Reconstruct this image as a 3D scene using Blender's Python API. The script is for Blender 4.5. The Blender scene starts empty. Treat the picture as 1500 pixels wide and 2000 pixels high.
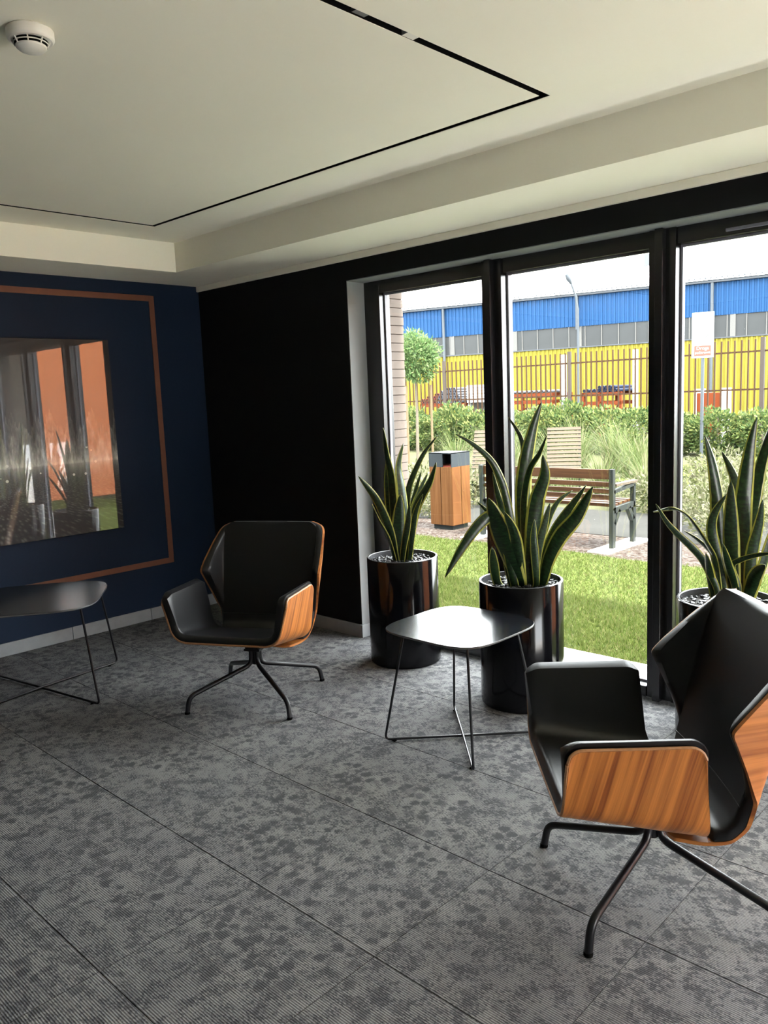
import bpy, bmesh, math, random
import numpy as np
from mathutils import Vector, Matrix

random.seed(11)
rng = np.random.default_rng(5)
S = bpy.context.scene
COL = S.collection
PI = math.pi

# ------------------------------------------------------------------ camera
cam_d = bpy.data.cameras.new('camera')
cam = bpy.data.objects.new('camera', cam_d)
COL.objects.link(cam)
cam_d.sensor_fit = 'VERTICAL'
cam_d.sensor_height = 24.0
cam_d.lens = 1574.54 * 24.0 / 2000.0
cam_d.clip_start = 0.05
cam_d.clip_end = 300
R = ((0.72462468, 0.68795458, -0.04046687), (0.06729104, -0.12907337, -0.98934927), (-0.68585056, 0.71418384, -0.13982293))
cam.matrix_world = Matrix((
    (R[0][0], -R[1][0], -R[2][0], 5.284),
    (R[0][1], -R[1][1], -R[2][1], -3.584),
    (R[0][2], -R[1][2], -R[2][2], 1.55),
    (0, 0, 0, 1)))
S.camera = cam

# ------------------------------------------------------------------ world, sun, exposure
world = bpy.data.worlds.new('overcast_sky')
S.world = world
world.use_nodes = True
_bg = world.node_tree.nodes['Background']
_bg.inputs[0].default_value = (0.93, 0.97, 1.0, 1)
_bg.inputs[1].default_value = 17.0
sun_d = bpy.data.lights.new('sun', 'SUN')
sun_d.energy = 23.0
sun_d.angle = math.radians(9)
sun_d.color = (1.0, 0.95, 0.86)
sun = bpy.data.objects.new('sun', sun_d)
COL.objects.link(sun)
sun.rotation_euler = Vector((0.50, 0.02, 0.86)).to_track_quat('Z', 'Y').to_euler()
S.view_settings.view_transform = 'Standard'
S.view_settings.look = 'None'
S.view_settings.exposure = 0.68
S.view_settings.gamma = 1.0
S.view_settings.use_curve_mapping = False
S.cycles.use_denoising = True
S.cycles.max_bounces = 10
S.cycles.diffuse_bounces = 6
S.cycles.transparent_max_bounces = 12
S.cycles.sample_clamp_indirect = 60.0

# ------------------------------------------------------------------ material helpers
def new_mat(name):
    m = bpy.data.materials.new(name)
    m.use_nodes = True
    nt = m.node_tree
    return m, nt, nt.nodes['Principled BSDF']

def nd(nt, kind, **kw):
    n = nt.nodes.new(kind)
    for k, v in kw.items():
        if k.startswith('i_'):
            key = k[2:]
            n.inputs[int(key) if key.isdigit() else key].default_value = v
        else:
            setattr(n, k, v)
    return n

def mth(nt, op, a, b=None, c=None, clamp=False):
    n = nt.nodes.new('ShaderNodeMath')
    n.operation = op
    n.use_clamp = clamp
    for i, v in enumerate((a, b, c)):
        if v is None:
            continue
        if isinstance(v, (int, float)):
            n.inputs[i].default_value = v
        else:
            nt.links.new(v, n.inputs[i])
    return n.outputs[0]

def mixc(nt, fac, a, b, mode='MIX'):
    n = nt.nodes.new('ShaderNodeMix')
    n.data_type = 'RGBA'
    n.blend_type = mode
    for sock, v in ((n.inputs['Factor'], fac), (n.inputs['A'], a), (n.inputs['B'], b)):
        if isinstance(v, (int, float)):
            sock.default_value = v
        elif isinstance(v, tuple):
            sock.default_value = v if len(v) == 4 else (*v, 1)
        else:
            nt.links.new(v, sock)
    return n.outputs['Result']

def ramp(nt, fac, stops):
    n = nt.nodes.new('ShaderNodeValToRGB')
    el = n.color_ramp.elements
    while len(el) < len(stops):
        el.new(0.5)
    for e, (p, c) in zip(el, stops):
        e.position = p
        e.color = c if len(c) == 4 else (*c, 1)
    nt.links.new(fac, n.inputs[0])
    return n.outputs[0]

def coords(nt, kind='Object', scale=(1, 1, 1), rot=(0, 0, 0)):
    t = nt.nodes.new('ShaderNodeTexCoord')
    m = nt.nodes.new('ShaderNodeMapping')
    m.inputs['Scale'].default_value = scale
    m.inputs['Rotation'].default_value = rot
    nt.links.new(t.outputs[kind], m.inputs[0])
    return m.outputs[0]

def noise(nt, vec, scale, detail=3, rough=0.5, out=0):
    n = nt.nodes.new('ShaderNodeTexNoise')
    n.inputs['Scale'].default_value = scale
    n.inputs['Detail'].default_value = detail
    n.inputs['Roughness'].default_value = rough
    nt.links.new(vec, n.inputs['Vector'])
    return n.outputs[out]

def bump(nt, b, height, strength=0.2, dist=0.01):
    n = nt.nodes.new('ShaderNodeBump')
    n.inputs['Strength'].default_value = strength
    n.inputs['Distance'].default_value = dist
    nt.links.new(height, n.inputs['Height'])
    nt.links.new(n.outputs[0], b.inputs['Normal'])

def plain(name, col, rough=0.6, metal=0.0, var=0.12, nscale=30.0, bmp=0.0, spec=0.5, coat=0.0):
    m, nt, b = new_mat(name)
    v = coords(nt)
    n = noise(nt, v, nscale, 4)
    c = mixc(nt, n, tuple(x * (1 - var) for x in col), tuple(min(1, x * (1 + var)) for x in col))
    nt.links.new(c, b.inputs['Base Color'])
    b.inputs['Roughness'].default_value = rough
    b.inputs['Metallic'].default_value = metal
    b.inputs['Specular IOR Level'].default_value = spec
    b.inputs['Coat Weight'].default_value = coat
    if bmp:
        bump(nt, b, n, bmp, 0.003)
    return m

M = {}

def carpet_mat():
    m, nt, b = new_mat('carpet_tile')
    t = nd(nt, 'ShaderNodeTexCoord')
    oi = nd(nt, 'ShaderNodeObjectInfo')
    off = mth(nt, 'MULTIPLY', oi.outputs['Random'], 37.0)
    add = nd(nt, 'ShaderNodeVectorMath', operation='ADD')
    nt.links.new(t.outputs['Object'], add.inputs[0])
    nt.links.new(off, add.inputs[1])
    v = add.outputs[0]
    sep = nd(nt, 'ShaderNodeSeparateXYZ')
    nt.links.new(t.outputs['Object'], sep.inputs[0])
    st = nd(nt, 'ShaderNodeVectorMath', operation='MULTIPLY')
    nt.links.new(v, st.inputs[0])
    st.inputs[1].default_value = (0.45, 1.0, 1.0)
    big = noise(nt, v, 3.2, 3, 0.55)
    med = noise(nt, v, 15.0, 8, 0.78)
    fine = noise(nt, st.outputs[0], 170.0, 3, 0.7)
    # worn cobble-like dabs gathered in drifts, broken up by the yarn
    warp = nd(nt, 'ShaderNodeVectorMath', operation='MULTIPLY_ADD')
    nz = nd(nt, 'ShaderNodeTexNoise'); nz.inputs['Scale'].default_value = 38; nz.inputs['Detail'].default_value = 5; nz.inputs['Roughness'].default_value = 0.7
    nt.links.new(v, nz.inputs['Vector'])
    nt.links.new(nz.outputs['Color'], warp.inputs[0])
    warp.inputs[1].default_value = (0.060, 0.060, 0.060)
    nt.links.new(v, warp.inputs[2])
    vc = nd(nt, 'ShaderNodeTexVoronoi', feature='F1')
    vc.inputs['Scale'].default_value = 21.0
    vc.inputs['Randomness'].default_value = 0.9
    nt.links.new(warp.outputs[0], vc.inputs['Vector'])
    dab = nd(nt, 'ShaderNodeMapRange', interpolation_type='SMOOTHSTEP')
    nt.links.new(mth(nt, 'MULTIPLY_ADD', fine, 0.55, vc.outputs['Distance']), dab.inputs[0])
    dab.inputs[1].default_value = 0.80; dab.inputs[2].default_value = 0.62
    drift = nd(nt, 'ShaderNodeMapRange', interpolation_type='SMOOTHSTEP')
    pick = nd(nt, 'ShaderNodeSeparateColor')
    nt.links.new(vc.outputs['Color'], pick.inputs[0])
    nt.links.new(mth(nt, 'MULTIPLY_ADD', pick.outputs[0], 0.25, big), drift.inputs[0])
    drift.inputs[1].default_value = 0.58; drift.inputs[2].default_value = 0.74
    blob = mth(nt, 'MULTIPLY', dab.outputs[0], drift.outputs[0])
    mot = nd(nt, 'ShaderNodeMapRange', interpolation_type='SMOOTHSTEP')
    nt.links.new(mth(nt, 'MULTIPLY_ADD', fine, 0.75, med), mot.inputs[0])
    mot.inputs[1].default_value = 0.82; mot.inputs[2].default_value = 0.98
    dark = mth(nt, 'MAXIMUM', mth(nt, 'MULTIPLY', blob, 0.80), mth(nt, 'MULTIPLY', mot.outputs[0], 0.78))
    rib = mth(nt, 'SINE', mth(nt, 'MULTIPLY', sep.outputs[1], 2 * PI / 0.0068))
    rib01 = mth(nt, 'MULTIPLY_ADD', rib, 0.5, 0.5)
    base = ramp(nt, big, [(0.3, (0.175, 0.175, 0.18)), (0.7, (0.255, 0.252, 0.246))])
    c = mixc(nt, dark, base, (0.030, 0.032, 0.040))
    c = mixc(nt, mth(nt, 'MULTIPLY', rib01, 0.62), c, (0.024, 0.024, 0.027))
    nt.links.new(c, b.inputs['Base Color'])
    b.inputs['Roughness'].default_value = 0.9
    b.inputs['Specular IOR Level'].default_value = 0.15
    bump(nt, b, mth(nt, 'MULTIPLY', rib01, -1.0), 0.5, 0.002)
    return m

def wood_mat(name, axis, dark, light, freq=34.0, rough=0.38, tilt=0.0, spec=0.5):
    """grain lines run along the other axes; `axis` is the one the colour bands cross"""
    m, nt, b = new_mat(name)
    sc = [1.2, 1.2, 1.2]
    sc[axis] = freq
    def grain(scale):
        v0 = coords(nt, 'Object', (1, 1, 1), (0, tilt, 0))
        mp = nd(nt, 'ShaderNodeMapping')
        mp.inputs['Scale'].default_value = scale
        nt.links.new(v0, mp.inputs[0])
        return mp.outputs[0]
    v = grain(tuple(sc))
    n1 = noise(nt, v, 1.0, 5, 0.6)
    v2 = grain(tuple(s * (4 if i == axis else 2) for i, s in enumerate(sc)))
    n2 = noise(nt, v2, 1.0, 3, 0.6)
    mid = tuple((a + c) / 2 for a, c in zip(dark, light))
    c1 = ramp(nt, n1, [(0.33, dark), (0.47, mid), (0.62, light)])
    c2 = mixc(nt, mth(nt, 'MULTIPLY', n2, 0.55), c1, tuple(x * 0.55 for x in dark), 'MIX')
    nt.links.new(c2, b.inputs['Base Color'])
    b.inputs['Roughness'].default_value = rough
    b.inputs['Specular IOR Level'].default_value = spec
    b.inputs['Coat Weight'].default_value = 0.15 if spec > 0.2 else 0.0
    b.inputs['Coat Roughness'].default_value = 0.3
    return m

def leather_mat():
    m, nt, b = new_mat('black_leather')
    v = coords(nt)
    n = noise(nt, v, 260, 3, 0.6)
    big = noise(nt, v, 6, 2)
    c = mixc(nt, big, (0.0035, 0.0035, 0.0045), (0.006, 0.006, 0.0075))
    nt.links.new(c, b.inputs['Base Color'])
    b.inputs['Roughness'].default_value = 0.42
    b.inputs['Specular IOR Level'].default_value = 0.5
    bump(nt, b, n, 0.10, 0.001)
    return m

def leaf_mat():
    m, nt, b = new_mat('snake_plant_leaf')
    uv = nd(nt, 'ShaderNodeUVMap')
    sep = nd(nt, 'ShaderNodeSeparateXYZ')
    nt.links.new(uv.outputs[0], sep.inputs[0])
    vo = coords(nt)
    wob = noise(nt, vo, 18.0, 3)
    d = mth(nt, 'ABSOLUTE', mth(nt, 'SUBTRACT', sep.outputs[0], 0.5))
    edge = mth(nt, 'GREATER_THAN', mth(nt, 'MULTIPLY_ADD', wob, 0.10, d), 0.435)
    mp = nd(nt, 'ShaderNodeMapping')
    mp.inputs['Scale'].default_value = (1.6, 26.0, 1)
    nt.links.new(uv.outputs[0], mp.inputs[0])
    band = noise(nt, mp.outputs[0], 1.6, 3, 0.6)
    green = ramp(nt, band, [(0.38, (0.004, 0.012, 0.005)), (0.56, (0.013, 0.040, 0.012)), (0.74, (0.046, 0.082, 0.032))])
    c = mixc(nt, edge, green, (0.38, 0.37, 0.07))
    nt.links.new(c, b.inputs['Base Color'])
    b.inputs['Roughness'].default_value = 0.32
    tr = nd(nt, 'ShaderNodeBsdfTranslucent')
    nt.links.new(c, tr.inputs[0])
    mx = nd(nt, 'ShaderNodeMixShader')
    mx.inputs[0].default_value = 0.16
    nt.links.new(b.outputs[0], mx.inputs[1])
    nt.links.new(tr.outputs[0], mx.inputs[2])
    nt.links.new(mx.outputs[0], nt.nodes['Material Output'].inputs[0])
    return m

def foliage_mat(name, stops, trans=0.3):
    m, nt, b = new_mat(name)
    g = nd(nt, 'ShaderNodeNewGeometry')
    c = ramp(nt, g.outputs['Random Per Island'], stops)
    nt.links.new(c, b.inputs['Base Color'])
    b.inputs['Roughness'].default_value = 0.6
    b.inputs['Specular IOR Level'].default_value = 0.06
    tr = nd(nt, 'ShaderNodeBsdfTranslucent')
    nt.links.new(c, tr.inputs[0])
    mx = nd(nt, 'ShaderNodeMixShader')
    mx.inputs[0].default_value = trans
    nt.links.new(b.outputs[0], mx.inputs[1])
    nt.links.new(tr.outputs[0], mx.inputs[2])
    nt.links.new(mx.outputs[0], nt.nodes['Material Output'].inputs[0])
    return m

def ground_mat(name, stops, scale, bmp=0.3, scale2=2.0):
    m, nt, b = new_mat(name)
    g = nd(nt, 'ShaderNodeNewGeometry')
    n1 = noise(nt, g.outputs['Position'], scale, 5, 0.7)
    n2 = noise(nt, g.outputs['Position'], scale2, 3, 0.5)
    f = mth(nt, 'ADD', mth(nt, 'MULTIPLY', n1, 0.65), mth(nt, 'MULTIPLY', n2, 0.35))
    c = ramp(nt, f, stops)
    nt.links.new(c, b.inputs['Base Color'])
    b.inputs['Roughness'].default_value = 0.95
    b.inputs['Specular IOR Level'].default_value = 0.02
    bump(nt, b, n1, bmp, 0.02)
    return m

def gravel_mat():
    m, nt, b = new_mat('pink_gravel')
    g = nd(nt, 'ShaderNodeNewGeometry')
    vo = nd(nt, 'ShaderNodeTexVoronoi')
    vo.inputs['Scale'].default_value = 38.0
    nt.links.new(g.outputs['Position'], vo.inputs['Vector'])
    sp = nd(nt, 'ShaderNodeSeparateColor')
    nt.links.new(vo.outputs['Color'], sp.inputs[0])
    c = ramp(nt, sp.outputs[0], [(0.0, (0.0150, 0.0098, 0.0078)), (0.45, (0.0350, 0.0265, 0.0220)), (1.0, (0.058, 0.051, 0.046))])
    nt.links.new(c, b.inputs['Base Color'])
    b.inputs['Roughness'].default_value = 0.9
    b.inputs['Specular IOR Level'].default_value = 0.02
    bump(nt, b, mth(nt, 'SUBTRACT', 1.0, vo.outputs['Distance']), 0.6, 0.02)
    return m

def glass_mat(name, tint, refl=1.0):
    m, nt, b = new_mat(name)
    tr = nd(nt, 'ShaderNodeBsdfTransparent')
    tr.inputs[0].default_value = (*tint, 1)
    gl = nd(nt, 'ShaderNodeBsdfGlossy')
    gl.inputs['Roughness'].default_value = 0.01
    gl.inputs['Color'].default_value = (1, 1, 1, 1)
    lw = nd(nt, 'ShaderNodeLayerWeight')
    sch = mth(nt, 'MULTIPLY_ADD', mth(nt, 'POWER', lw.outputs['Facing'], 5.0), 0.96, 0.04)   # Schlick
    mx = nd(nt, 'ShaderNodeMixShader')
    nt.links.new(mth(nt, 'MULTIPLY', sch, refl), mx.inputs[0])
    nt.links.new(tr.outputs[0], mx.inputs[1])
    nt.links.new(gl.outputs[0], mx.inputs[2])
    nt.links.new(mx.outputs[0], nt.nodes['Material Output'].inputs[0])
    nt.nodes.remove(b)
    return m

def picture_mat():
    """night view down a cobbled street, printed behind glossy acrylic; local y runs along the wall, z up"""
    m, nt, b = new_mat('night_street_print')
    t = nd(nt, 'ShaderNodeTexCoord')
    sep = nd(nt, 'ShaderNodeSeparateXYZ')
    nt.links.new(t.outputs['Object'], sep.inputs[0])
    y, z = sep.outputs[1], sep.outputs[2]          # z = 0 at the street's vanishing line
    below = mth(nt, 'MAXIMUM', mth(nt, 'MULTIPLY', z, -1.0), 0.02)
    inv = mth(nt, 'DIVIDE', 1.0, below)
    cv = nd(nt, 'ShaderNodeCombineXYZ')
    nt.links.new(mth(nt, 'MULTIPLY', mth(nt, 'MULTIPLY', y, inv), 9.0), cv.inputs[0])
    nt.links.new(mth(nt, 'MULTIPLY', inv, 3.4), cv.inputs[1])
    vo = nd(nt, 'ShaderNodeTexVoronoi', feature='F1')
    vo.inputs['Scale'].default_value = 1.6
    nt.links.new(cv.outputs[0], vo.inputs['Vector'])
    stone = ramp(nt, vo.outputs['Distance'], [(0.1, (0.20, 0.20, 0.18)), (0.38, (0.035, 0.036, 0.034)), (0.62, (0.006, 0.006, 0.007))])
    fall = mth(nt, 'POWER', 2.718, mth(nt, 'MULTIPLY', below, -3.0))
    stone = mixc(nt, mth(nt, 'MULTIPLY_ADD', fall, 0.8, 0.2), (0.012, 0.013, 0.014), stone)
    # house fronts: streaky pale facades that thin out upwards
    mp = nd(nt, 'ShaderNodeMapping')
    mp.inputs['Scale'].default_value = (1, 13, 3.0)
    nt.links.new(t.outputs['Object'], mp.inputs[0])
    st = noise(nt, mp.outputs[0], 2.2, 5, 0.7)
    mp2 = nd(nt, 'ShaderNodeMapping')
    mp2.inputs['Scale'].default_value = (1, 3.2, 0.15)
    nt.links.new(t.outputs['Object'], mp2.inputs[0])
    sky_line = mth(nt, 'MULTIPLY_ADD', noise(nt, mp2.outputs[0], 2.0, 5, 0.75), 1.1, -0.30)
    inside = mth(nt, 'LESS_THAN', z, sky_line)
    fac = mth(nt, 'MULTIPLY', inside, mth(nt, 'POWER', 2.718, mth(nt, 'MULTIPLY', mth(nt, 'ABSOLUTE', z), -4.5)))
    fac = mth(nt, 'MULTIPLY', fac, mth(nt, 'POWER', mth(nt, 'MULTIPLY', st, 1.5), 4.0), clamp=True)
    up = mixc(nt, fac, (0.004, 0.004, 0.006), (0.55, 0.54, 0.48))
    isb = mth(nt, 'LESS_THAN', z, -0.01)
    c = mixc(nt, isb, up, stone)
    # lamps along the street
    lv = nd(nt, 'ShaderNodeTexVoronoi', feature='F1')
    lv.inputs['Scale'].default_value = 13.0
    nt.links.new(t.outputs['Object'], lv.inputs['Vector'])
    near = mth(nt, 'POWER', 2.718, mth(nt, 'MULTIPLY', mth(nt, 'ABSOLUTE', z), -22.0))
    lamp = mth(nt, 'MULTIPLY', mth(nt, 'LESS_THAN', lv.outputs['Distance'], 0.13), mth(nt, 'GREATER_THAN', near, 0.12))
    glow = mth(nt, 'MULTIPLY', near, mth(nt, 'MULTIPLY_ADD', st, 1.6, -0.35), clamp=True)
    c = mixc(nt, mth(nt, 'MAXIMUM', mth(nt, 'MULTIPLY', lamp, 0.9), glow), c, (0.80, 0.79, 0.70))
    nt.links.new(c, b.inputs['Base Color'])
    b.inputs['Roughness'].default_value = 0.5
    b.inputs['Specular IOR Level'].default_value = 0.5
    gl = nd(nt, 'ShaderNodeBsdfGlossy')
    gl.inputs['Roughness'].default_value = 0.015
    fr = nd(nt, 'ShaderNodeFresnel')
    fr.inputs[0].default_value = 2.1
    mx = nd(nt, 'ShaderNodeMixShader')
    nt.links.new(fr.outputs[0], mx.inputs[0])
    nt.links.new(b.outputs[0], mx.inputs[1])
    nt.links.new(gl.outputs[0], mx.inputs[2])
    nt.links.new(mx.outputs[0], nt.nodes['Material Output'].inputs[0])
    return m

M['carpet'] = carpet_mat()
M['ceiling'] = plain('white_ceiling_paint', (0.90, 0.875, 0.755), 0.9, var=0.02, nscale=3, spec=0.1)
M['black_wall'] = plain('black_wall_paint', (0.0035, 0.0038, 0.005), 0.8, var=0.1, nscale=5, spec=0.2)
M['navy_wall'] = plain('navy_wallcovering', (0.0075, 0.0165, 0.037), 0.58, var=0.12, nscale=60, bmp=0.02, spec=0.16)
M['lining'] = plain('pale_grey_lining', (0.22, 0.235, 0.245), 0.85, var=0.03, nscale=8, spec=0.2)
M['stone_base'] = plain('grey_stone_skirting', (0.24, 0.25, 0.26), 0.45, var=0.2, nscale=14)
M['copper'] = plain('copper_strip', (0.17, 0.058, 0.028), 0.5, metal=0.1, var=0.15, nscale=20)
M['slot_black'] = plain('black_slot', (0.004, 0.004, 0.004), 0.9, spec=0.05)
M['anthracite'] = plain('anthracite_aluminium', (0.007, 0.007, 0.009), 0.26, var=0.05, nscale=50, spec=0.6)
M['gasket'] = plain('grey_gasket', (0.20, 0.20, 0.24), 0.5)
M['glass'] = glass_mat('tinted_window_glass', (0.93, 0.94, 0.93))
M['brick'] = plain('grey_brown_brick', (0.125, 0.106, 0.094), 0.85, var=0.14, nscale=9, bmp=0.15, spec=0.05)
M['mortar'] = plain('dark_mortar', (0.060, 0.050, 0.045), 0.95, spec=0.05)
M['leather'] = leather_mat()
M['wood_arm'] = wood_mat('walnut_veneer_arm', 0, (0.21, 0.050, 0.008), (0.66, 0.240, 0.050), 62, tilt=0.22)
M['wood_back'] = wood_mat('walnut_veneer_back', 2, (0.24, 0.062, 0.011), (0.62, 0.230, 0.054), 30)
M['ply_edge'] = plain('plywood_edge', (0.34, 0.165, 0.075), 0.5, var=0.3, nscale=120)
M['black_metal'] = plain('black_powder_coat', (0.006, 0.006, 0.008), 0.34, var=0.1, nscale=200, spec=0.35)
M['table_top'] = plain('black_satin_laminate', (0.005, 0.006, 0.009), 0.19, var=0.08, nscale=90, spec=0.5)
M['table_edge'] = plain('grey_laminate_edge', (0.10, 0.10, 0.10), 0.4)
M['pot'] = plain('black_gloss_pot', (0.003, 0.003, 0.004), 0.12, var=0.05, nscale=5, spec=0.25)
M['pot_rim'] = plain('pot_rim', (0.06, 0.06, 0.065), 0.22)
M['soil'] = plain('dark_soil', (0.02, 0.017, 0.014), 0.95)
M['leaf'] = leaf_mat()
M['white_plastic'] = plain('white_plastic', (0.78, 0.76, 0.70), 0.4, var=0.03)
M['grey_plastic'] = plain('grey_plastic', (0.18, 0.18, 0.18), 0.4)
M['picture'] = picture_mat()

def pebble_mat():
    m, nt, b = new_mat('black_grey_pebbles')
    g = nd(nt, 'ShaderNodeNewGeometry')
    c = ramp(nt, g.outputs['Random Per Island'], [(0.0, (0.004, 0.004, 0.005)), (0.65, (0.014, 0.014, 0.016)), (1.0, (0.07, 0.07, 0.075))])
    nt.links.new(c, b.inputs['Base Color'])
    b.inputs['Roughness'].default_value = 0.35
    return m
M['pebble'] = pebble_mat()

# outdoors
M['lawn'] = ground_mat('lawn_soil', [(0.3, (0.0316, 0.04345, 0.009214)), (0.5, (0.04477, 0.05662, 0.01448)), (0.7, (0.05794, 0.06583, 0.02107))], 40)
M['blade'] = foliage_mat('lawn_blade', [(0.0, (0.0316, 0.05267, 0.0079)), (0.5, (0.05267, 0.07108, 0.0158)), (0.85, (0.079, 0.08693, 0.02634)), (1.0, (0.1001, 0.08693, 0.04213))], 0.45)
M['concrete'] = ground_mat('pale_concrete', [(0.3, (0.74, 0.73, 0.7)), (0.7, (0.82, 0.81, 0.79))], 30, 0.1)
M['gravel'] = gravel_mat()
M['paving'] = ground_mat('pale_paving', [(0.3, (0.0155, 0.0152, 0.0140)), (0.7, (0.031, 0.0305, 0.0285))], 45, 0.2)
M['bed'] = ground_mat('planting_bed', [(0.3, (0.02574, 0.02772, 0.01386)), (0.55, (0.04356, 0.04356, 0.02376)), (0.75, (0.0594, 0.05544, 0.03762))], 25, 0.4)
M['hedge'] = foliage_mat('hedge_leaf', [(0.0, (0.020, 0.036, 0.013)), (0.45, (0.045, 0.068, 0.021)), (0.8, (0.090, 0.110, 0.034)), (1.0, (0.140, 0.150, 0.052))], 0.3)
M['tree_leaf'] = foliage_mat('tree_leaf', [(0.0, (0.02895, 0.05792, 0.0169)), (0.5, (0.05792, 0.09652, 0.03379)), (1.0, (0.1062, 0.14, 0.05792))], 0.35)
M['reed'] = foliage_mat('ornamental_grass', [(0.0, (0.03206, 0.04987, 0.01247)), (0.5, (0.06056, 0.07838, 0.02671)), (0.85, (0.09262, 0.09624, 0.04631)), (1.0, (0.1283, 0.1033, 0.07125))], 0.35)
M['pale_shrub'] = foliage_mat('variegated_shrub', [(0.0, (0.02822, 0.03591, 0.01026)), (0.5, (0.06669, 0.06925, 0.03334)), (1.0, (0.1129, 0.1052, 0.07182))], 0.3)
M['bark'] = plain('pale_bark', (0.0792, 0.066, 0.05016), 0.9, var=0.3, spec=0.06)
M['stake'] = plain('timber_stake', (0.0792, 0.05808, 0.03432), 0.85, var=0.2, spec=0.06)
M['bench_wood'] = wood_mat('bench_slat_wood', 2, (0.02574, 0.0099, 0.00396), (0.0594, 0.02673, 0.01089), 30, 0.6, spec=0.08)
M['bin_wood'] = wood_mat('bin_slat_wood', 0, (0.066, 0.0262, 0.0085), (0.115, 0.052, 0.0195), 40, 0.55, spec=0.03)
M['grey_steel'] = plain('grey_painted_steel', (0.0125, 0.0145, 0.0135), 0.5, spec=0.06)
M['blue_steel'] = plain('blue_grey_steel', (0.017, 0.0205, 0.0235), 0.45, spec=0.06)
M['lounger_wood'] = wood_mat('weathered_slat_wood', 2, (0.03696, 0.02772, 0.01848), (0.07392, 0.05914, 0.04435), 20, 0.7, spec=0.08)
M['yellow'] = plain('yellow_corrugated_sheet', (0.1132, 0.09504, 0.01358), 0.55, var=0.05, nscale=1, spec=0.06)
M['blue'] = plain('blue_corrugated_sheet', (0.008835, 0.03269, 0.08305), 0.5, var=0.08, nscale=1, spec=0.06)
M['roof'] = plain('white_roof_sheet', (0.78, 0.78, 0.78), 0.6, var=0.03, nscale=1, spec=0.06)
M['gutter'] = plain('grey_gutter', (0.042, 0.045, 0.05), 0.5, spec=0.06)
M['wh_pane'] = plain('dusty_pane', (0.02835, 0.0294, 0.0294), 0.35, var=0.25, nscale=0.9, spec=0.06)
M['wh_bar'] = plain('pale_glazing_bar', (0.07603, 0.07392, 0.0697), 0.6, spec=0.06)
M['fence'] = plain('rust_brown_fence_paint', (0.032, 0.0165, 0.0085), 0.6, spec=0.06)
M['fence_post'] = plain('brown_post_paint', (0.036, 0.028, 0.024), 0.6, spec=0.06)
M['rack'] = plain('orange_rack_paint', (0.08976, 0.0198, 0.005808), 0.5, spec=0.06)
M['pipe_red'] = plain('red_pipe', (0.09504, 0.01848, 0.01056), 0.5, spec=0.06)
M['pipe_grey'] = plain('grey_pipe', (0.05016, 0.0528, 0.06072), 0.5, spec=0.06)
M['pipe_blue'] = plain('dark_blue_pipe', (0.00792, 0.01188, 0.0264), 0.5, spec=0.06)
M['pipe_dark'] = plain('dark_pipe_bore', (0.012, 0.012, 0.016), 0.9, spec=0.06)
M['white_paint'] = plain('white_paint', (0.2251, 0.2251, 0.2251), 0.5, var=0.05, spec=0.06)
M['sign_grey'] = plain('pale_sign_ring', (0.1056, 0.1056, 0.1056), 0.5, spec=0.06)
M['sign_red'] = plain('faded_red_print', (0.1584, 0.04488, 0.03432), 0.5, spec=0.06)
M['galv'] = plain('galvanised_steel', (0.045, 0.05, 0.056), 0.4, metal=0.2, spec=0.06)
M['terracotta'] = plain('terracotta_render', (0.527, 0.17, 0.07225), 0.8, var=0.08, nscale=2, spec=0.06)

# ------------------------------------------------------------------ object helpers
def mesh_obj(name, verts, faces, mat, parent=None, smooth=False, uvs=None):
    me = bpy.data.meshes.new(name)
    me.from_pydata([tuple(map(float, v)) for v in verts], [], [tuple(map(int, f)) for f in faces])
    mats = mat if isinstance(mat, (list, tuple)) else [mat]
    for mm in mats:
        me.materials.append(mm)
    if smooth:
        me.polygons.foreach_set('use_smooth', [True] * len(me.polygons))
    if uvs is not None:
        l = me.uv_layers.new(name='UVMap')
        idx = np.empty(len(me.loops), dtype=np.int32)
        me.loops.foreach_get('vertex_index', idx)
        l.data.foreach_set('uv', np.asarray(uvs, dtype=np.float32)[idx].ravel())
    me.update()
    o = bpy.data.objects.new(name, me)
    COL.objects.link(o)
    if parent is not None:
        o.parent = parent
    return o

def from_me(name, me, parent=None, loc=(0, 0, 0), rz=0.0, scale=None):
    o = bpy.data.objects.new(name, me)
    COL.objects.link(o)
    if parent is not None:
        o.parent = parent
    o.location = loc
    o.rotation_euler = (0, 0, rz)
    if scale is not None:
        o.scale = scale
    return o

def tag(o, label=None, cat=None, group=None, kind=None):
    if label: o['label'] = label
    if cat: o['category'] = cat
    if group: o['group'] = group
    if kind: o['kind'] = kind
    return o

def thing(name, label, cat, loc=(0, 0, 0), rz=0.0, group=None, kind=None):
    o = bpy.data.objects.new(name, None)
    o.empty_display_size = 0.1
    COL.objects.link(o)
    o.location = loc
    o.rotation_euler = (0, 0, rz)
    return tag(o, label, cat, group, kind)

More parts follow.
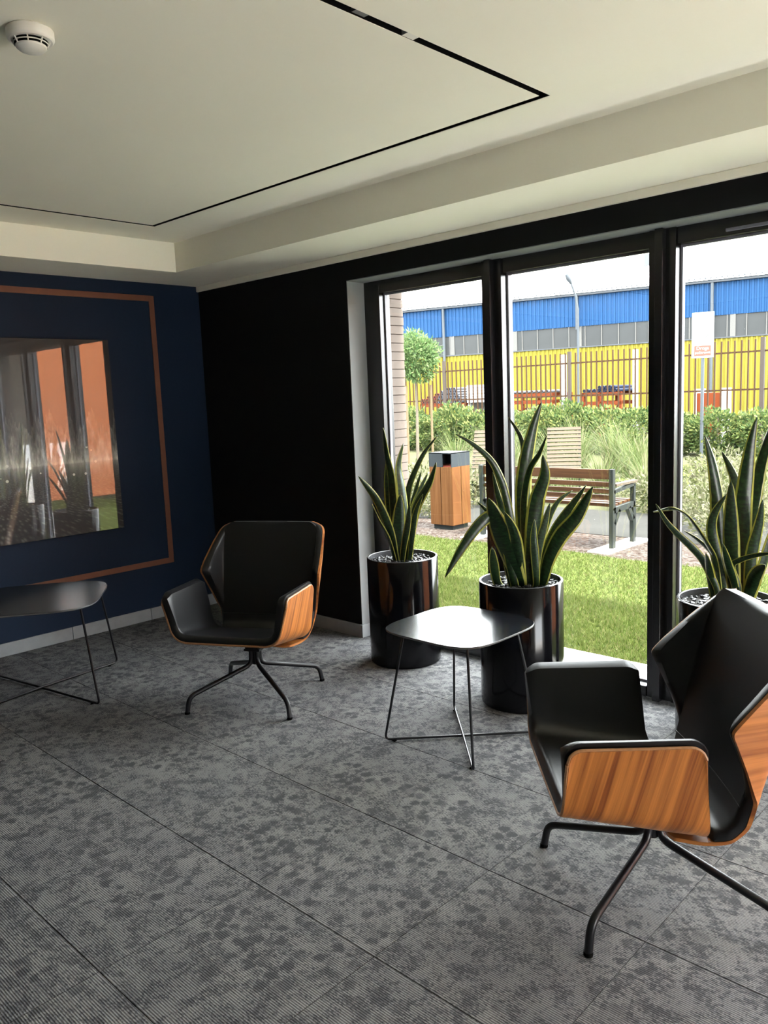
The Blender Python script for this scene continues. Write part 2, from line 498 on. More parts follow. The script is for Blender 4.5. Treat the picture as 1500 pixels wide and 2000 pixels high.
class MB:
    """collects verts and faces for one mesh"""
    def __init__(self):
        self.v, self.f = [], []
    def add(self, vs, fs):
        n = len(self.v)
        self.v += [tuple(p) for p in vs]
        self.f += [tuple(i + n for i in f) for f in fs]
        return self
    def box(self, x0, x1, y0, y1, z0, z1, bev=0.0):
        if bev <= 0:
            vs = [(x, y, z) for z in (z0, z1) for y in (y0, y1) for x in (x0, x1)]
            return self.add(vs, [(0, 2, 3, 1), (4, 5, 7, 6), (0, 1, 5, 4), (2, 6, 7, 3), (0, 4, 6, 2), (1, 3, 7, 5)])
        bm = bmesh.new()
        bmesh.ops.create_cube(bm, size=1.0)
        for p in bm.verts:
            p.co = Vector(((x0 + x1) / 2 + p.co.x * (x1 - x0), (y0 + y1) / 2 + p.co.y * (y1 - y0), (z0 + z1) / 2 + p.co.z * (z1 - z0)))
        bmesh.ops.bevel(bm, geom=bm.edges[:], offset=bev, segments=2, affect='EDGES', profile=0.5)
        bm.verts.index_update()
        vs = [p.co[:] for p in bm.verts]
        fs = [[p.index for p in f.verts] for f in bm.faces]
        bm.free()
        return self.add(vs, fs)
    def xbox(self, mat4, sx, sy, sz):
        vs = [mat4 @ Vector((x * sx / 2, y * sy / 2, z * sz / 2)) for z in (-1, 1) for y in (-1, 1) for x in (-1, 1)]
        return self.add([v[:] for v in vs], [(0, 2, 3, 1), (4, 5, 7, 6), (0, 1, 5, 4), (2, 6, 7, 3), (0, 4, 6, 2), (1, 3, 7, 5)])
    def bar(self, a, b, w, h, up=(0, 0, 1)):
        a, b = Vector(a), Vector(b)
        d = (b - a)
        L = d.length
        d.normalize()
        s = d.cross(Vector(up))
        if s.length < 1e-5:
            s = d.cross(Vector((1, 0, 0)))
        s.normalize()
        u = s.cross(d)
        m = Matrix((( d.x, s.x, u.x, (a.x + b.x) / 2), (d.y, s.y, u.y, (a.y + b.y) / 2), (d.z, s.z, u.z, (a.z + b.z) / 2), (0, 0, 0, 1)))
        return self.xbox(m, L, w, h)
    def tube(self, pts, r, n=10, fillet=0.0, closed_ends=True):
        P = [Vector(p) for p in pts]
        if fillet > 0 and len(P) > 2:
            Q = [P[0]]
            for i in range(1, len(P) - 1):
                a, b, c = P[i - 1], P[i], P[i + 1]
                k = min(fillet, (a - b).length * 0.45, (c - b).length * 0.45)
                p0 = b + (a - b).normalized() * k
                p2 = b + (c - b).normalized() * k
                for t in (0, 0.2, 0.4, 0.6, 0.8, 1.0):
                    Q.append((1 - t) ** 2 * p0 + 2 * t * (1 - t) * b + t * t * p2)
            Q.append(P[-1])
            P = Q
        vs, fs = [], []
        t = (P[1] - P[0]).normalized()
        ref = Vector((0, 0, 1)) if abs(t.z) < 0.9 else Vector((1, 0, 0))
        nrm = t.cross(ref).normalized()
        for i, p in enumerate(P):
            if i == 0: tt = (P[1] - P[0]).normalized()
            elif i == len(P) - 1: tt = (P[-1] - P[-2]).normalized()
            else: tt = ((P[i + 1] - P[i]).normalized() + (P[i] - P[i - 1]).normalized()).normalized()
            nrm = (nrm - tt * nrm.dot(tt)).normalized()
            bn = tt.cross(nrm)
            rr = r[i] if isinstance(r, (list, tuple)) else r
            for k in range(n):
                a = 2 * PI * k / n
                vs.append((p + nrm * math.cos(a) * rr + bn * math.sin(a) * rr)[:])
        for i in range(len(P) - 1):
            for k in range(n):
                k2 = (k + 1) % n
                fs.append((i * n + k, i * n + k2, (i + 1) * n + k2, (i + 1) * n + k))
        if closed_ends:
            fs.append(tuple(range(n - 1, -1, -1)))
            fs.append(tuple((len(P) - 1) * n + k for k in range(n)))
        return self.add(vs, fs)
    def lathe(self, prof, n=48, center=(0, 0, 0)):
        cx, cy, cz = center
        vs, fs = [], []
        for (r, z) in prof:
            for k in range(n):
                a = 2 * PI * k / n
                vs.append((cx + r * math.cos(a), cy + r * math.sin(a), cz + z))
        m = len(prof)
        for i in range(m - 1):
            for k in range(n):
                k2 = (k + 1) % n
                fs.append((i * n + k, i * n + k2, (i + 1) * n + k2, (i + 1) * n + k))
        return self.add(vs, fs)
    def prism(self, outline, z0, z1):
        n = len(outline)
        vs = [(x, y, z0) for x, y in outline] + [(x, y, z1) for x, y in outline]
        fs = [tuple(range(n - 1, -1, -1)), tuple(range(n, 2 * n))]
        fs += [(i, (i + 1) % n, n + (i + 1) % n, n + i) for i in range(n)]
        return self.add(vs, fs)
    def build(self, name, mat, parent=None, smooth=False, label=None):
        o = mesh_obj(name, self.v, self.f, mat, parent, smooth)
        if smooth:
            auto(o)
        if label:
            o['label'] = label
        return o

def auto(o, deg=35):
    """sharp edges above the angle stay sharp under smooth shading"""
    bm = bmesh.new()
    bm.from_mesh(o.data)
    lim = math.radians(deg)
    for e in bm.edges:
        if len(e.link_faces) == 2 and e.calc_face_angle(0) > lim:
            e.smooth = False
    bm.to_mesh(o.data)
    bm.free()

def struct(mb, name, mat, label, cat, smooth=False):
    return tag(mb.build(name, mat, None, smooth), label, cat, None, 'structure')

def grid_solid(A, B):
    """closed solid between two grids of points with the same layout (A is the side seen)"""
    nu, nv = A.shape[:2]
    v = np.concatenate([A.reshape(-1, 3), B.reshape(-1, 3)])
    o = nu * nv
    f = []
    for i in range(nu - 1):
        for j in range(nv - 1):
            a, b, c, d = i * nv + j, i * nv + j + 1, (i + 1) * nv + j + 1, (i + 1) * nv + j
            f.append((a, b, c, d))
            f.append((o + a, o + d, o + c, o + b))
    for i in range(nu - 1):
        for j, s in ((0, 1), (nv - 1, -1)):
            a, b = i * nv + j, (i + 1) * nv + j
            f.append((a, b, o + b, o + a)[::s])
    for j in range(nv - 1):
        for i, s in ((0, -1), (nu - 1, 1)):
            a, b = i * nv + j, i * nv + j + 1
            f.append((a, b, o + b, o + a)[::s])
    return v, f

def grid_normals(A, toward):
    du = np.gradient(A, axis=0)
    dv = np.gradient(A, axis=1)
    n = np.cross(du, dv)
    n /= np.linalg.norm(n, axis=2, keepdims=True) + 1e-12
    if np.sum(n * (np.asarray(toward) - A)) < 0:
        n = -n
    return n

def edge_profile(A, r, lo=0.3):
    """0.3 at the border rising to 1 at distance r: rounds the rim of a pad"""
    nu, nv = A.shape[:2]
    su = np.linalg.norm(np.diff(A, axis=0), axis=2)
    cu = np.concatenate([np.zeros((1, nv)), np.cumsum(su, axis=0)])
    sv = np.linalg.norm(np.diff(A, axis=1), axis=2)
    cv = np.concatenate([np.zeros((nu, 1)), np.cumsum(sv, axis=1)], axis=1)
    d = np.minimum(np.minimum(cu, cu[-1:] - cu), np.minimum(cv, cv[:, -1:] - cv))
    q = np.clip(d / r, 0, 1)
    return lo + (1 - lo) * np.sqrt(1 - (1 - q) ** 2)

def flip_check(o):
    bm = bmesh.new()
    bm.from_mesh(o.data)
    bmesh.ops.recalc_face_normals(bm, faces=bm.faces[:])
    bm.to_mesh(o.data)
    bm.free()

# ================================================================== ROOM SHELL
RX, RY = 7.6, -7.0            # far right and back limits of the room
WX0, WX1, WZ = 1.605, 4.63, 2.272
SOF, COF = 2.432, 2.62
DH = 1.05                    # top of an unseen low opening, added to let bounced light reach the ceiling
OX0, OX1 = 5.35, 7.3          # unseen unglazed opening further along the same wall, lets daylight in

mb = MB().box(-0.3, RX + .3, RY - .3, 0.24, -0.30, -0.010)
floor = struct(mb, 'floor', M['carpet'], 'grey ribbed carpet floor laid in square tiles', 'floor')
TS = 0.5425
tile_mb = MB().box(-TS / 2 + .0008, TS / 2 - .0008, -TS / 2 + .0008, TS / 2 - .0008, -0.012, 0.0, 0.0012)
tile0 = tile_mb.build('carpet_tile', M['carpet'])
tile_me = tile0.data
bpy.data.objects.remove(tile0)
ty = -1.6055 + TS / 2
for i in range(0, 13):
    for j in range(-6, 4):
        x = 0.27 + i * TS
        y = ty + j * TS
        if y + TS / 2 > 0.24:
            continue
        if i == 0 and False:
            continue
        from_me('carpet_tile', tile_me, floor, (x, y, 0.0))

mb = MB().box(-0.3, 0.0, RY - .3, 0.0, 0, 3.0)
wall_left = struct(mb, 'wall_left', M['navy_wall'], 'dark navy wall behind the large glossy picture', 'wall')
mb = MB()
mb.box(-0.3, WX0 - .005, 0.0, 0.24, 0, 3.0)
mb.box(WX0 - .005, WX1 + .005, 0.0, 0.24, WZ + .005, 3.0)
mb.box(WX1 + .005, OX0, 0.0, 0.24, 0, 3.0)
mb.box(OX0, OX1, 0.0, 0.24, WZ, 3.0)
mb.box(OX1, RX + .3, 0.0, 0.24, 0, 3.0)
struct(mb, 'wall_window', M['black_wall'], 'black wall that holds the tall windows', 'wall')
mb = MB().box(-0.3, RX + .3, RY - .3, RY, 0, 3.0)
struct(mb, 'wall_back', M['navy_wall'], 'dark navy wall behind the camera', 'wall')
mb = MB().box(RX, RX + .3, RY, 0.0, DH, 3.0).box(RX, RX + .3, RY, -2.1, 0, DH).box(RX, RX + .3, -0.4, 0.0, 0, DH)  # the low gap is added, to admit daylight bounced off the slab outside
struct(mb, 'wall_right', M['ceiling'], 'pale wall at the right end of the room with an added low daylight opening', 'wall')

# ceiling: low border (soffit), vertical bulkhead, raised field with a black slot
BX, BY = 0.503, -0.503
SX0, SX1, SY1 = 0.862, 3.600, -0.862      # outer edge of the slot
SW = 0.030
SY0 = -5.6
mb = MB()
mb.box(0, RX, BY, 0.0, SOF, 2.95)
mb.box(0, BX, RY, BY, SOF, 2.95)
mb.box(BX, RX, SY1, BY, COF, 2.70)
mb.box(BX, SX0, RY, SY1, COF, 2.70)
mb.box(SX1, RX, RY, SY1, COF, 2.70)
mb.box(SX0, SX1, RY, SY0, COF, 2.70)
ceiling = struct(mb, 'ceiling', M['ceiling'], 'off-white ceiling with a dropped border around a raised field', 'ceiling')
MB().box(SX0 + SW, SX1 - SW, SY0 + SW, SY1 - SW, COF, 2.70).build('ceiling_panel', M['ceiling'], ceiling)
MB().box(BX, RX, RY, BY, 2.72, 2.95).build('slot_cavity', M['slot_black'], ceiling, label='black void above the ceiling slot')
mb = MB()
e = 0.0015
mb.box(SX1 - e, SX1 + .0, SY0, SY1, COF + .0015, 2.719)
mb.box(SX0, SX1, SY1 - e, SY1, COF + .0015, 2.719)
mb.box(SX0, SX0 + e, SY0, SY1, COF + .0015, 2.719)
mb.box(SX0 + SW - e, SX0 + SW, SY0 + SW, SY1 - SW, COF + .0015, 2.719)
mb.box(SX1 - SW, SX1 - SW + e, SY0 + SW, SY1 - SW, COF + .0015, 2.719)
mb.box(SX0 + SW, SX1 - SW, SY1 - SW, SY1 - SW + e, COF + .0015, 2.719)
mb.build('slot_side', M['slot_black'], ceiling)
MB().box(SX1 - SW, SX1, -1.640, -1.590, COF + .002, COF + .03).build('slot_spacer', M['white_plastic'], ceiling, label='pale spacer in the ceiling slot')
MB().box(SX1 - SW, SX1, -1.850, -1.800, COF + .006, COF + .03).build('slot_spacer', M['grey_plastic'], ceiling, label='grey spacer in the ceiling slot')
mb = MB().box(0.0, RX, -0.020, 0.0, 2.393, SOF, 0.004)
struct(mb, 'trim_1', M['ceiling'], 'thin pale cornice where the black window wall meets the ceiling', 'cornice')

# window linings
mb = MB()
mb.box(WX0 - .005, WX0, -0.0, 0.15, 0, WZ)
mb.box(WX1, WX1 + .005, -0.0, 0.15, 0, WZ)
mb.box(WX0 - .005, WX1 + .005, 0.0, 0.15, WZ, WZ + .005)
struct(mb, 'trim_2', M['lining'], 'pale grey plaster lining around the window recess', 'lining')

# skirting of stone tiles
sk = thing('baseboard_left', 'grey stone skirting tiles along the navy wall', 'skirting', (0, 0, 0), kind='structure')
for k in range(9):
    y1 = -0.016 - k * 0.60
    if y1 < RY + .7: break
    MB().box(0.0, 0.014, y1 - 0.597, y1, 0.0, 0.085, 0.0015).build('skirting_tile', M['stone_base'], sk)
sk = thing('baseboard_window', 'grey stone skirting tiles under the black wall, one end tile in the window recess', 'skirting', (0, 0, 0), kind='structure')
for x0, x1 in ((0.016, 0.53), (0.533, 1.13), (1.133, WX0)):
    MB().box(x0, x1, -0.014, 0.0, 0.0, 0.085, 0.0015).build('skirting_tile', M['stone_base'], sk)
MB().box(WX0, WX0 + .012, -0.014, 0.135, 0.0, 0.085, 0.0015).build('skirting_tile', M['lining'], sk)

# copper line on the navy wall
fr = thing('wall_strip_frame', 'thin copper strip forming a large rectangle on the navy wall', 'wall trim', (0, 0, 0))
cy0, cy1, cz0, cz1, cw = -3.55, -0.386, 0.394, 2.343, 0.040
MB().box(0.0, 0.006, cy1 - cw, cy1, cz0, cz1, .001).build('strip', M['copper'], fr)
MB().box(0.0, 0.006, cy0, cy0 + cw, cz0, cz1, .001).build('strip', M['copper'], fr)
MB().box(0.0, 0.006, cy0 + cw, cy1 - cw, cz1 - cw, cz1, .001).build('strip', M['copper'], fr)
MB().box(0.0, 0.006, cy0 + cw, cy1 - cw, cz0, cz0 + cw, .001).build('strip', M['copper'], fr)

# picture
pic = thing('wall_picture', 'large frameless glossy night street photograph on the navy wall', 'picture', (0.004, -1.72, 1.21))
p = MB().box(0.010, 0.030, -1.10, 0.938, -0.492, 0.811, 0.0015).build('print_panel', M['picture'], pic)
MB().box(-0.004, 0.010, -1.0, 0.84, -0.40, 0.72).build('mount', M['slot_black'], pic)

# smoke detector
sd = thing('smoke_detector', 'round white smoke detector on the ceiling', 'smoke detector', (2.905, -2.470, COF))
MB().lathe([(0.0, 0.0), (0.060, 0.0), (0.064, -0.004), (0.064, -0.024), (0.0625, -0.027), (0.058, -0.031), (0.0, -0.031)]).build('base', M['white_plastic'], sd, True)
MB().lathe([(0.0, -0.031), (0.046, -0.031), (0.043, -0.044), (0.0, -0.044)]).build('chamber', M['slot_black'], sd, True)
MB().lathe([(0.047, -0.0365), (0.0475, -0.038), (0.046, -0.0395), (0.044, -0.038), (0.047, -0.0365)]).build('ring', M['white_plastic'], sd, True)
for k in range(8):
    a = 2 * PI * k / 8 + .2
    MB().bar((0.052 * math.cos(a), 0.052 * math.sin(a), -0.030), (0.042 * math.cos(a), 0.042 * math.sin(a), -0.046), 0.003, 0.004).build('fin', M['white_plastic'], sd)
MB().lathe([(0.0, -0.044), (0.042, -0.044), (0.041, -0.049), (0.034, -0.055), (0.020, -0.058), (0.0, -0.059)]).build('cap', M['white_plastic'], sd, True)

# ------------------------------------------------------------------ window
FY, GY, BKY = 0.145, 0.196, 0.240
win = thing('window_1', 'tall three-part window with anthracite frames and glass to the floor', 'window', (0, 0, 0), kind='structure')
FT, FB = 2.196, 0.055
panes = [(1.735, 2.532), (2.662, 3.507), (3.637, 4.50)]
frames = [(WX0, 1.735, None), (2.532, 2.662, 2.597), (3.507, 3.637, 3.572), (4.50, WX1, None)]
for (x0, x1, web) in frames:
    mb = MB().box(x0, x1, FY - .012 if web else FY, BKY, 0.0, WZ, 0.002)
    o = mb.build('mullion' if web else 'jamb', M['anthracite'], win)
    if web:
        MB().box(web - .019, web + .019, 0.092, FY - .012, 0.0, WZ - .002, 0.002).build('fin', M['anthracite'], o)
for (x0, x1) in panes:
    MB().box(x0, x1, FY, BKY, FT, WZ, 0.002).build('head_rail', M['anthracite'], win)
    MB().box(x0, x1, FY - .02, BKY, 0.0, FB, 0.002).build('sill_rail', M['anthracite'], win)
    g = 0.010
    mb = MB()
    for gx0, gx1, gz0, gz1 in ((x0, x0 + g, FB, FT), (x1 - g, x1, FB, FT), (x0 + g, x1 - g, FB, FB + g), (x0 + g, x1 - g, FT - g, FT)):
        mb.box(gx0, gx1, GY - .008, GY + .012, gz0, gz1)
    mb.build('gasket', M['gasket'], win)
    MB().box(x0 + g * .5, x1 - g * .5, GY, GY + .004, FB + g * .5, FT - g * .5).build('pane', M['glass'], win)
MB().box(3.86, 4.46, FY - .012, FY, 2.212, 2.226, 0.002).build('vent_bar', M['gasket'], win, label='slim grey vent bar on the top rail')

# brick reveals outside the window
for nm, lab, xa, xb, face in (('wall_outside_left', 'grey-brown brick pier just outside the left pane', -4.0, 1.560, 1), ('wall_outside_right', 'grey-brown brick pier outside the right end of the window', 4.675, OX0 - .02, -1)):
    mb = MB().box(xa, xb, 0.24, 0.545, -0.12, 3.3)
    w = struct(mb, nm, M['mortar'], lab, 'wall')
    bme = None
    for k in range(57):
        z = -0.10 + k * 0.0575
        o = MB().box(-0.05, 0.0, 0, 0.286, 0, 0.0530, 0.002).build('brick', M['brick'], w) if bme is None else from_me('brick', bme, w)
        bme = o.data
        jx = random.uniform(-.002, .002)
        xx = (xb + .006 + jx) if face > 0 else (xa - .006 - jx + .05)
        o.location = (xx, 0.262 + (0.004 if k % 2 else 0), z)
mb = MB().box(1.2, 5.6, 0.24, 0.545, 2.36, 3.3)
struct(mb, 'wall_outside_lintel', M['mortar'], 'dark lintel above the window outside', 'wall')

# ================================================================== CHAIRS
def arm_section(F, ztop, off=0.0):
    """outline of the U-shaped seat shell, arm top to arm top, in (lateral, z)"""
    zb = 0.310 + (F + 0.06) / 0.385 * 0.072
    pts = [(0.337, ztop)]
    a, b, c = np.array((0.305, zb + 0.085)), np.array((0.288, zb + 0.002)), np.array((0.205, zb))
    pts.append((0.337 + (0.305 - 0.337) * 0.5, (ztop + a[1]) / 2))
    for t in np.linspace(0, 1, 9):
        q = (1 - t) ** 2 * a + 2 * t * (1 - t) * b + t * t * c
        pts.append(tuple(q))
    pts.append((0.09, zb - .001))
    half = np.array(pts)
    full = np.concatenate([half, [[0, zb - .001]], half[::-1] * np.array([-1, 1])])
    return full

def resample(P, n):
    d = np.concatenate([[0], np.cumsum(np.linalg.norm(np.diff(P, axis=0), axis=1))])
    s = np.linspace(0, d[-1], n)
    return np.stack([np.interp(s, d, P[:, k]) for k in range(P.shape[1])], 1)

def seat_grid(ztop, ext, nF=34, nS=69, rc=0.035):
    t = np.linspace(0, 1, nF)
    t = (1 - np.cos(t * PI)) / 2 * 0.6 + t * 0.4
    rows = []
    for q in t:
        d = min(q, 1 - q) * 0.36
        drop = rc - math.sqrt(max(0, rc * rc - max(0, rc - d) ** 2)) if d < rc else 0.0
        Fc = -0.05 + q * 0.375
        sec = resample(arm_section(Fc, ztop - drop), nS)
        h = np.clip((sec[:, 1] - 0.35) / 0.27, 0, 1)
        Fr = -0.066 + 0.036 * h - ext
        Ff = 0.330 - 0.012 * h + ext
        F = Fr + q * (Ff - Fr)
        rows.append(np.stack([F, sec[:, 0], sec[:, 1]], 1))
    return np.array(rows)

def back_grid(inset=0.0, nv=96, nu=61, lo=0.0):
    #        F      z     fold   edge lat, edge F
    rows = np.array([
        (0.000, 0.292, 0.17, 0.200, 0.000),
        (-0.075, 0.292, 0.20, 0.232, -0.075),
        (-0.140, 0.306, 0.225, 0.254, -0.138),
        (-0.185, 0.350, 0.245, 0.266, -0.172),
        (-0.207, 0.430, 0.266, 0.282, -0.184),
        (-0.232, 0.530, 0.282, 0.306, -0.150),
        (-0.258, 0.620, 0.293, 0.329, -0.112),
        (-0.268, 0.658, 0.296, 0.337, -0.095),
        (-0.280, 0.700, 0.298, 0.336, -0.133),
        (-0.308, 0.790, 0.298, 0.321, -0.226),
        (-0.328, 0.848, 0.294, 0.308, -0.290),
        (-0.335, 0.872, 0.282, 0.294, -0.315),
        (-0.339, 0.887, 0.256, 0.267, -0.331),
        (-0.3415, 0.8945, 0.222, 0.232, -0.339)])
    d = np.concatenate([[0], np.cumsum(np.hypot(np.diff(rows[:, 0]), np.diff(rows[:, 1])))])
    keep = np.linspace(d[-1] * lo, d[-1], nv)
    R_ = np.stack([np.interp(keep, d, rows[:, k]) for k in range(5)], 1)
    for _ in range(6):
        R_[1:-1, :2] = (R_[:-2, :2] + 2 * R_[1:-1, :2] + R_[2:, :2]) / 4
    for _ in range(2):
        R_[1:-1] = (R_[:-2] + 2 * R_[1:-1] + R_[2:]) / 4
    G = []
    for F, z, fo, el, eF in R_:
        el -= inset
        u = np.linspace(-1, 1, nu)
        a = np.abs(u)
        k = 0.76
        lat = np.where(a < k, a / k * fo, fo + (a - k) / (1 - k) * (el - fo))
        Fv = np.where(a < k, F + 0.012 * (a / k) ** 2, F + 0.012 + (a - k) / (1 - k) * (eF - F - 0.012))
        for _ in range(4):
            Fv[1:-1] = (Fv[:-2] + 2 * Fv[1:-1] + Fv[2:]) / 4
            lat2 = lat * np.sign(u)
            lat2[1:-1] = (lat2[:-2] + 2 * lat2[1:-1] + lat2[2:]) / 4
            lat = np.abs(lat2)
        G.append(np.stack([Fv, lat * np.sign(u), np.full(nu, z)], 1))
    return np.array(G)

def solid_part(name, A, B, mat, parent):
    v, f = grid_solid(A, B)
    o = mesh_obj(name, v, f, mat, parent, smooth=True)
    flip_check(o)
    auto(o, 50)
    return o

def make_chair(label, loc, yaw, base_yaw):
    root = thing('lounge_chair', label, 'chair', (loc[0], loc[1], 0.0), yaw, 'walnut and black leather lounge chairs')
    # seat and arms: veneered U-shell with a leather pad inside
    W0 = seat_grid(0.616, 0.0)
    n = grid_normals(W0, (0.15, 0.0, 0.75))
    W1 = W0 + n * 0.011
    sh = solid_part('seat_shell', W0, W1, M['wood_arm'], root)
    P0 = seat_grid(0.634, 0.003)
    n = grid_normals(P0, (0.15, 0.0, 0.75))
    T = 0.034 * edge_profile(P0, 0.022, 0.25)[..., None]
    solid_part('seat_pad', P0 + n * (0.0115 + T), P0 + n * 0.0115, M['leather'], root)
    # lighter veneer edge line along the rim of the shell
    for side in (0, -1):
        rim = W0[:, side, :] + n[:, side, :] * 0.0055 + np.array([0, 0, 0.001])
        MB().tube([tuple(p) for p in rim], 0.0050, 6).build('veneer_edge', M['ply_edge'], sh, True)
    rim = W0[-1, :, :] + n[-1] * 0.0055 + np.array([0.001, 0, 0])
    MB().tube([tuple(p) for p in rim], 0.0050, 6).build('veneer_edge', M['ply_edge'], sh, True)
    # winged back shell and its pad
    B0 = back_grid()
    nb = grid_normals(B0, (0.4, 0.0, 0.75))
    nb[-9:] = nb[-10]
    solid_part('back_shell', B0 - nb * 0.011, B0, M['wood_back'], root)
    Q0 = back_grid(0.002, lo=0.13)
    nq = grid_normals(Q0, (0.4, 0.0, 0.75))
    nq[-9:] = nq[-10]
    T = 0.030 * edge_profile(Q0, 0.022, 0.25)[..., None]
    pad = solid_part('back_pad', Q0 + nq * (0.0005 + T), Q0 + nq * 0.0005, M['leather'], root)
    # stitched seam across the pad just above the seat
    k = int(np.argmin(np.abs(Q0[:, 30, 2] - 0.40)))
    seam = Q0[k, 3:-3] + nq[k, 3:-3] * 0.031
    MB().tube([tuple(p) for p in seam], 0.0022, 6).build('seam', M['leather'], pad, True)
    # plate, column and four bent legs
    MB().box(-0.045, 0.045, -0.045, 0.045, 0.262, 0.276, 0.003).build('seat_plate', M['black_metal'], root)
    MB().box(0.005, 0.045, -0.035, 0.035, 0.274, 0.328).build('seat_spacer', M['black_metal'], root)
    MB().lathe([(0.0, 0.185), (0.020, 0.185), (0.021, 0.20), (0.021, 0.275), (0.0, 0.275)], 20).build('column', M['black_metal'], root, True)
    for k in range(4):
        a = base_yaw - yaw + k * PI / 2
        c, s = math.cos(a), math.sin(a)
        path = [(0.024, 0.272), (0.024, 0.185), (0.372, 0.088), (0.388, 0.006)]
        lg = MB().tube([(r * c, r * s, z) for r, z in path], 0.0125, 12, 0.045).build('leg', M['black_metal'], root, True)
        MB().lathe([(0, 0), (0.013, 0), (0.0135, 0.004), (0.0135, 0.012), (0.0, 0.012)], 14, (0.388 * c, 0.388 * s, 0)).build('glide', M['slot_black'], lg, True)
    return root

make_chair('black leather lounge chair with walnut shell standing before the black corner', (1.910, -1.099), math.radians(-62.2), math.radians(-104))
make_chair('nearest black leather lounge chair with walnut side panel, right of the small table', (4.245, -1.370), math.radians(-137.6), math.radians(-90))

# ================================================================== TABLES
def make_table(label, loc, yaw, half_foot, half_top, h, wire, inset):
    root = thing('side_table', label, 'table', (loc[0], loc[1], 0), yaw, 'black wire-leg tables')
    # rounded square with bowed sides
    out = []
    N = 96
    for i in range(N):
        a = 2 * PI * i / N
        c, s = math.cos(a), math.sin(a)
        e = 2 / 4.2
        out.append((half_top * 1.06 * abs(c) ** e * math.copysign(1, c), half_top * 1.06 * abs(s) ** e * math.copysign(1, s)))
    mb = MB()
    N2 = len(out)
    lv = [(0.985, h - 0.010), (0.997, h - 0.008), (1.0, h - 0.004), (0.998, h - 0.001), (0.994, h)]
    vs = [(x * k, y * k, z) for k, z in lv for x, y in out]
    fs = [(i * N2 + j, i * N2 + (j + 1) % N2, (i + 1) * N2 + (j + 1) % N2, (i + 1) * N2 + j) for i in range(len(lv) - 1) for j in range(N2)]
    fs += [tuple(range(N2 - 1, -1, -1)), tuple((len(lv) - 1) * N2 + j for j in range(N2))]
    mb.add(vs, fs)
    o = mb.build('table_top', [M['table_top'], M['table_edge']], root, True)
    for p in o.data.polygons:
        if len(p.vertices) > 4:
            p.use_smooth = False
    auto(o, 8)
    for p in o.data.polygons:
        if len(p.vertices) == 4 and abs(p.normal.z) < 0.8:
            p.material_index = 1
    hf, s = half_foot, 1 - inset
    z0 = wire + 0.004
    for sx, sy in ((-1, -1), (1, -1), (1, 1), (-1, 1)):
        lift = 0 if sx * sy > 0 else wire * 1.2
        pts = [(sx * hf * s, sy * hf * s, h - 0.010), (sx * hf, sy * hf, z0), (0, 0, z0 + lift)]
        leg = MB().tube(pts, wire, 10, 0.028).build('leg', M['black_metal'], root, True)
        q = 0.88
        MB().box(sx * hf * q - .008, sx * hf * q + .008, sy * hf * q - .008, sy * hf * q + .008, 0.0, 0.006).build('glide', M['slot_black'], leg)
    return root

make_table('small black square table with bowed sides between the two chairs', (3.087, -0.836), 0.0, 0.252, 0.262, 0.531, 0.0058, 0.30)
make_table('larger dark table with crossed wire legs below the picture', (0.835, -1.790), math.radians(9.5 - 45), 0.362, 0.352, 0.531, 0.0062, 0.17)

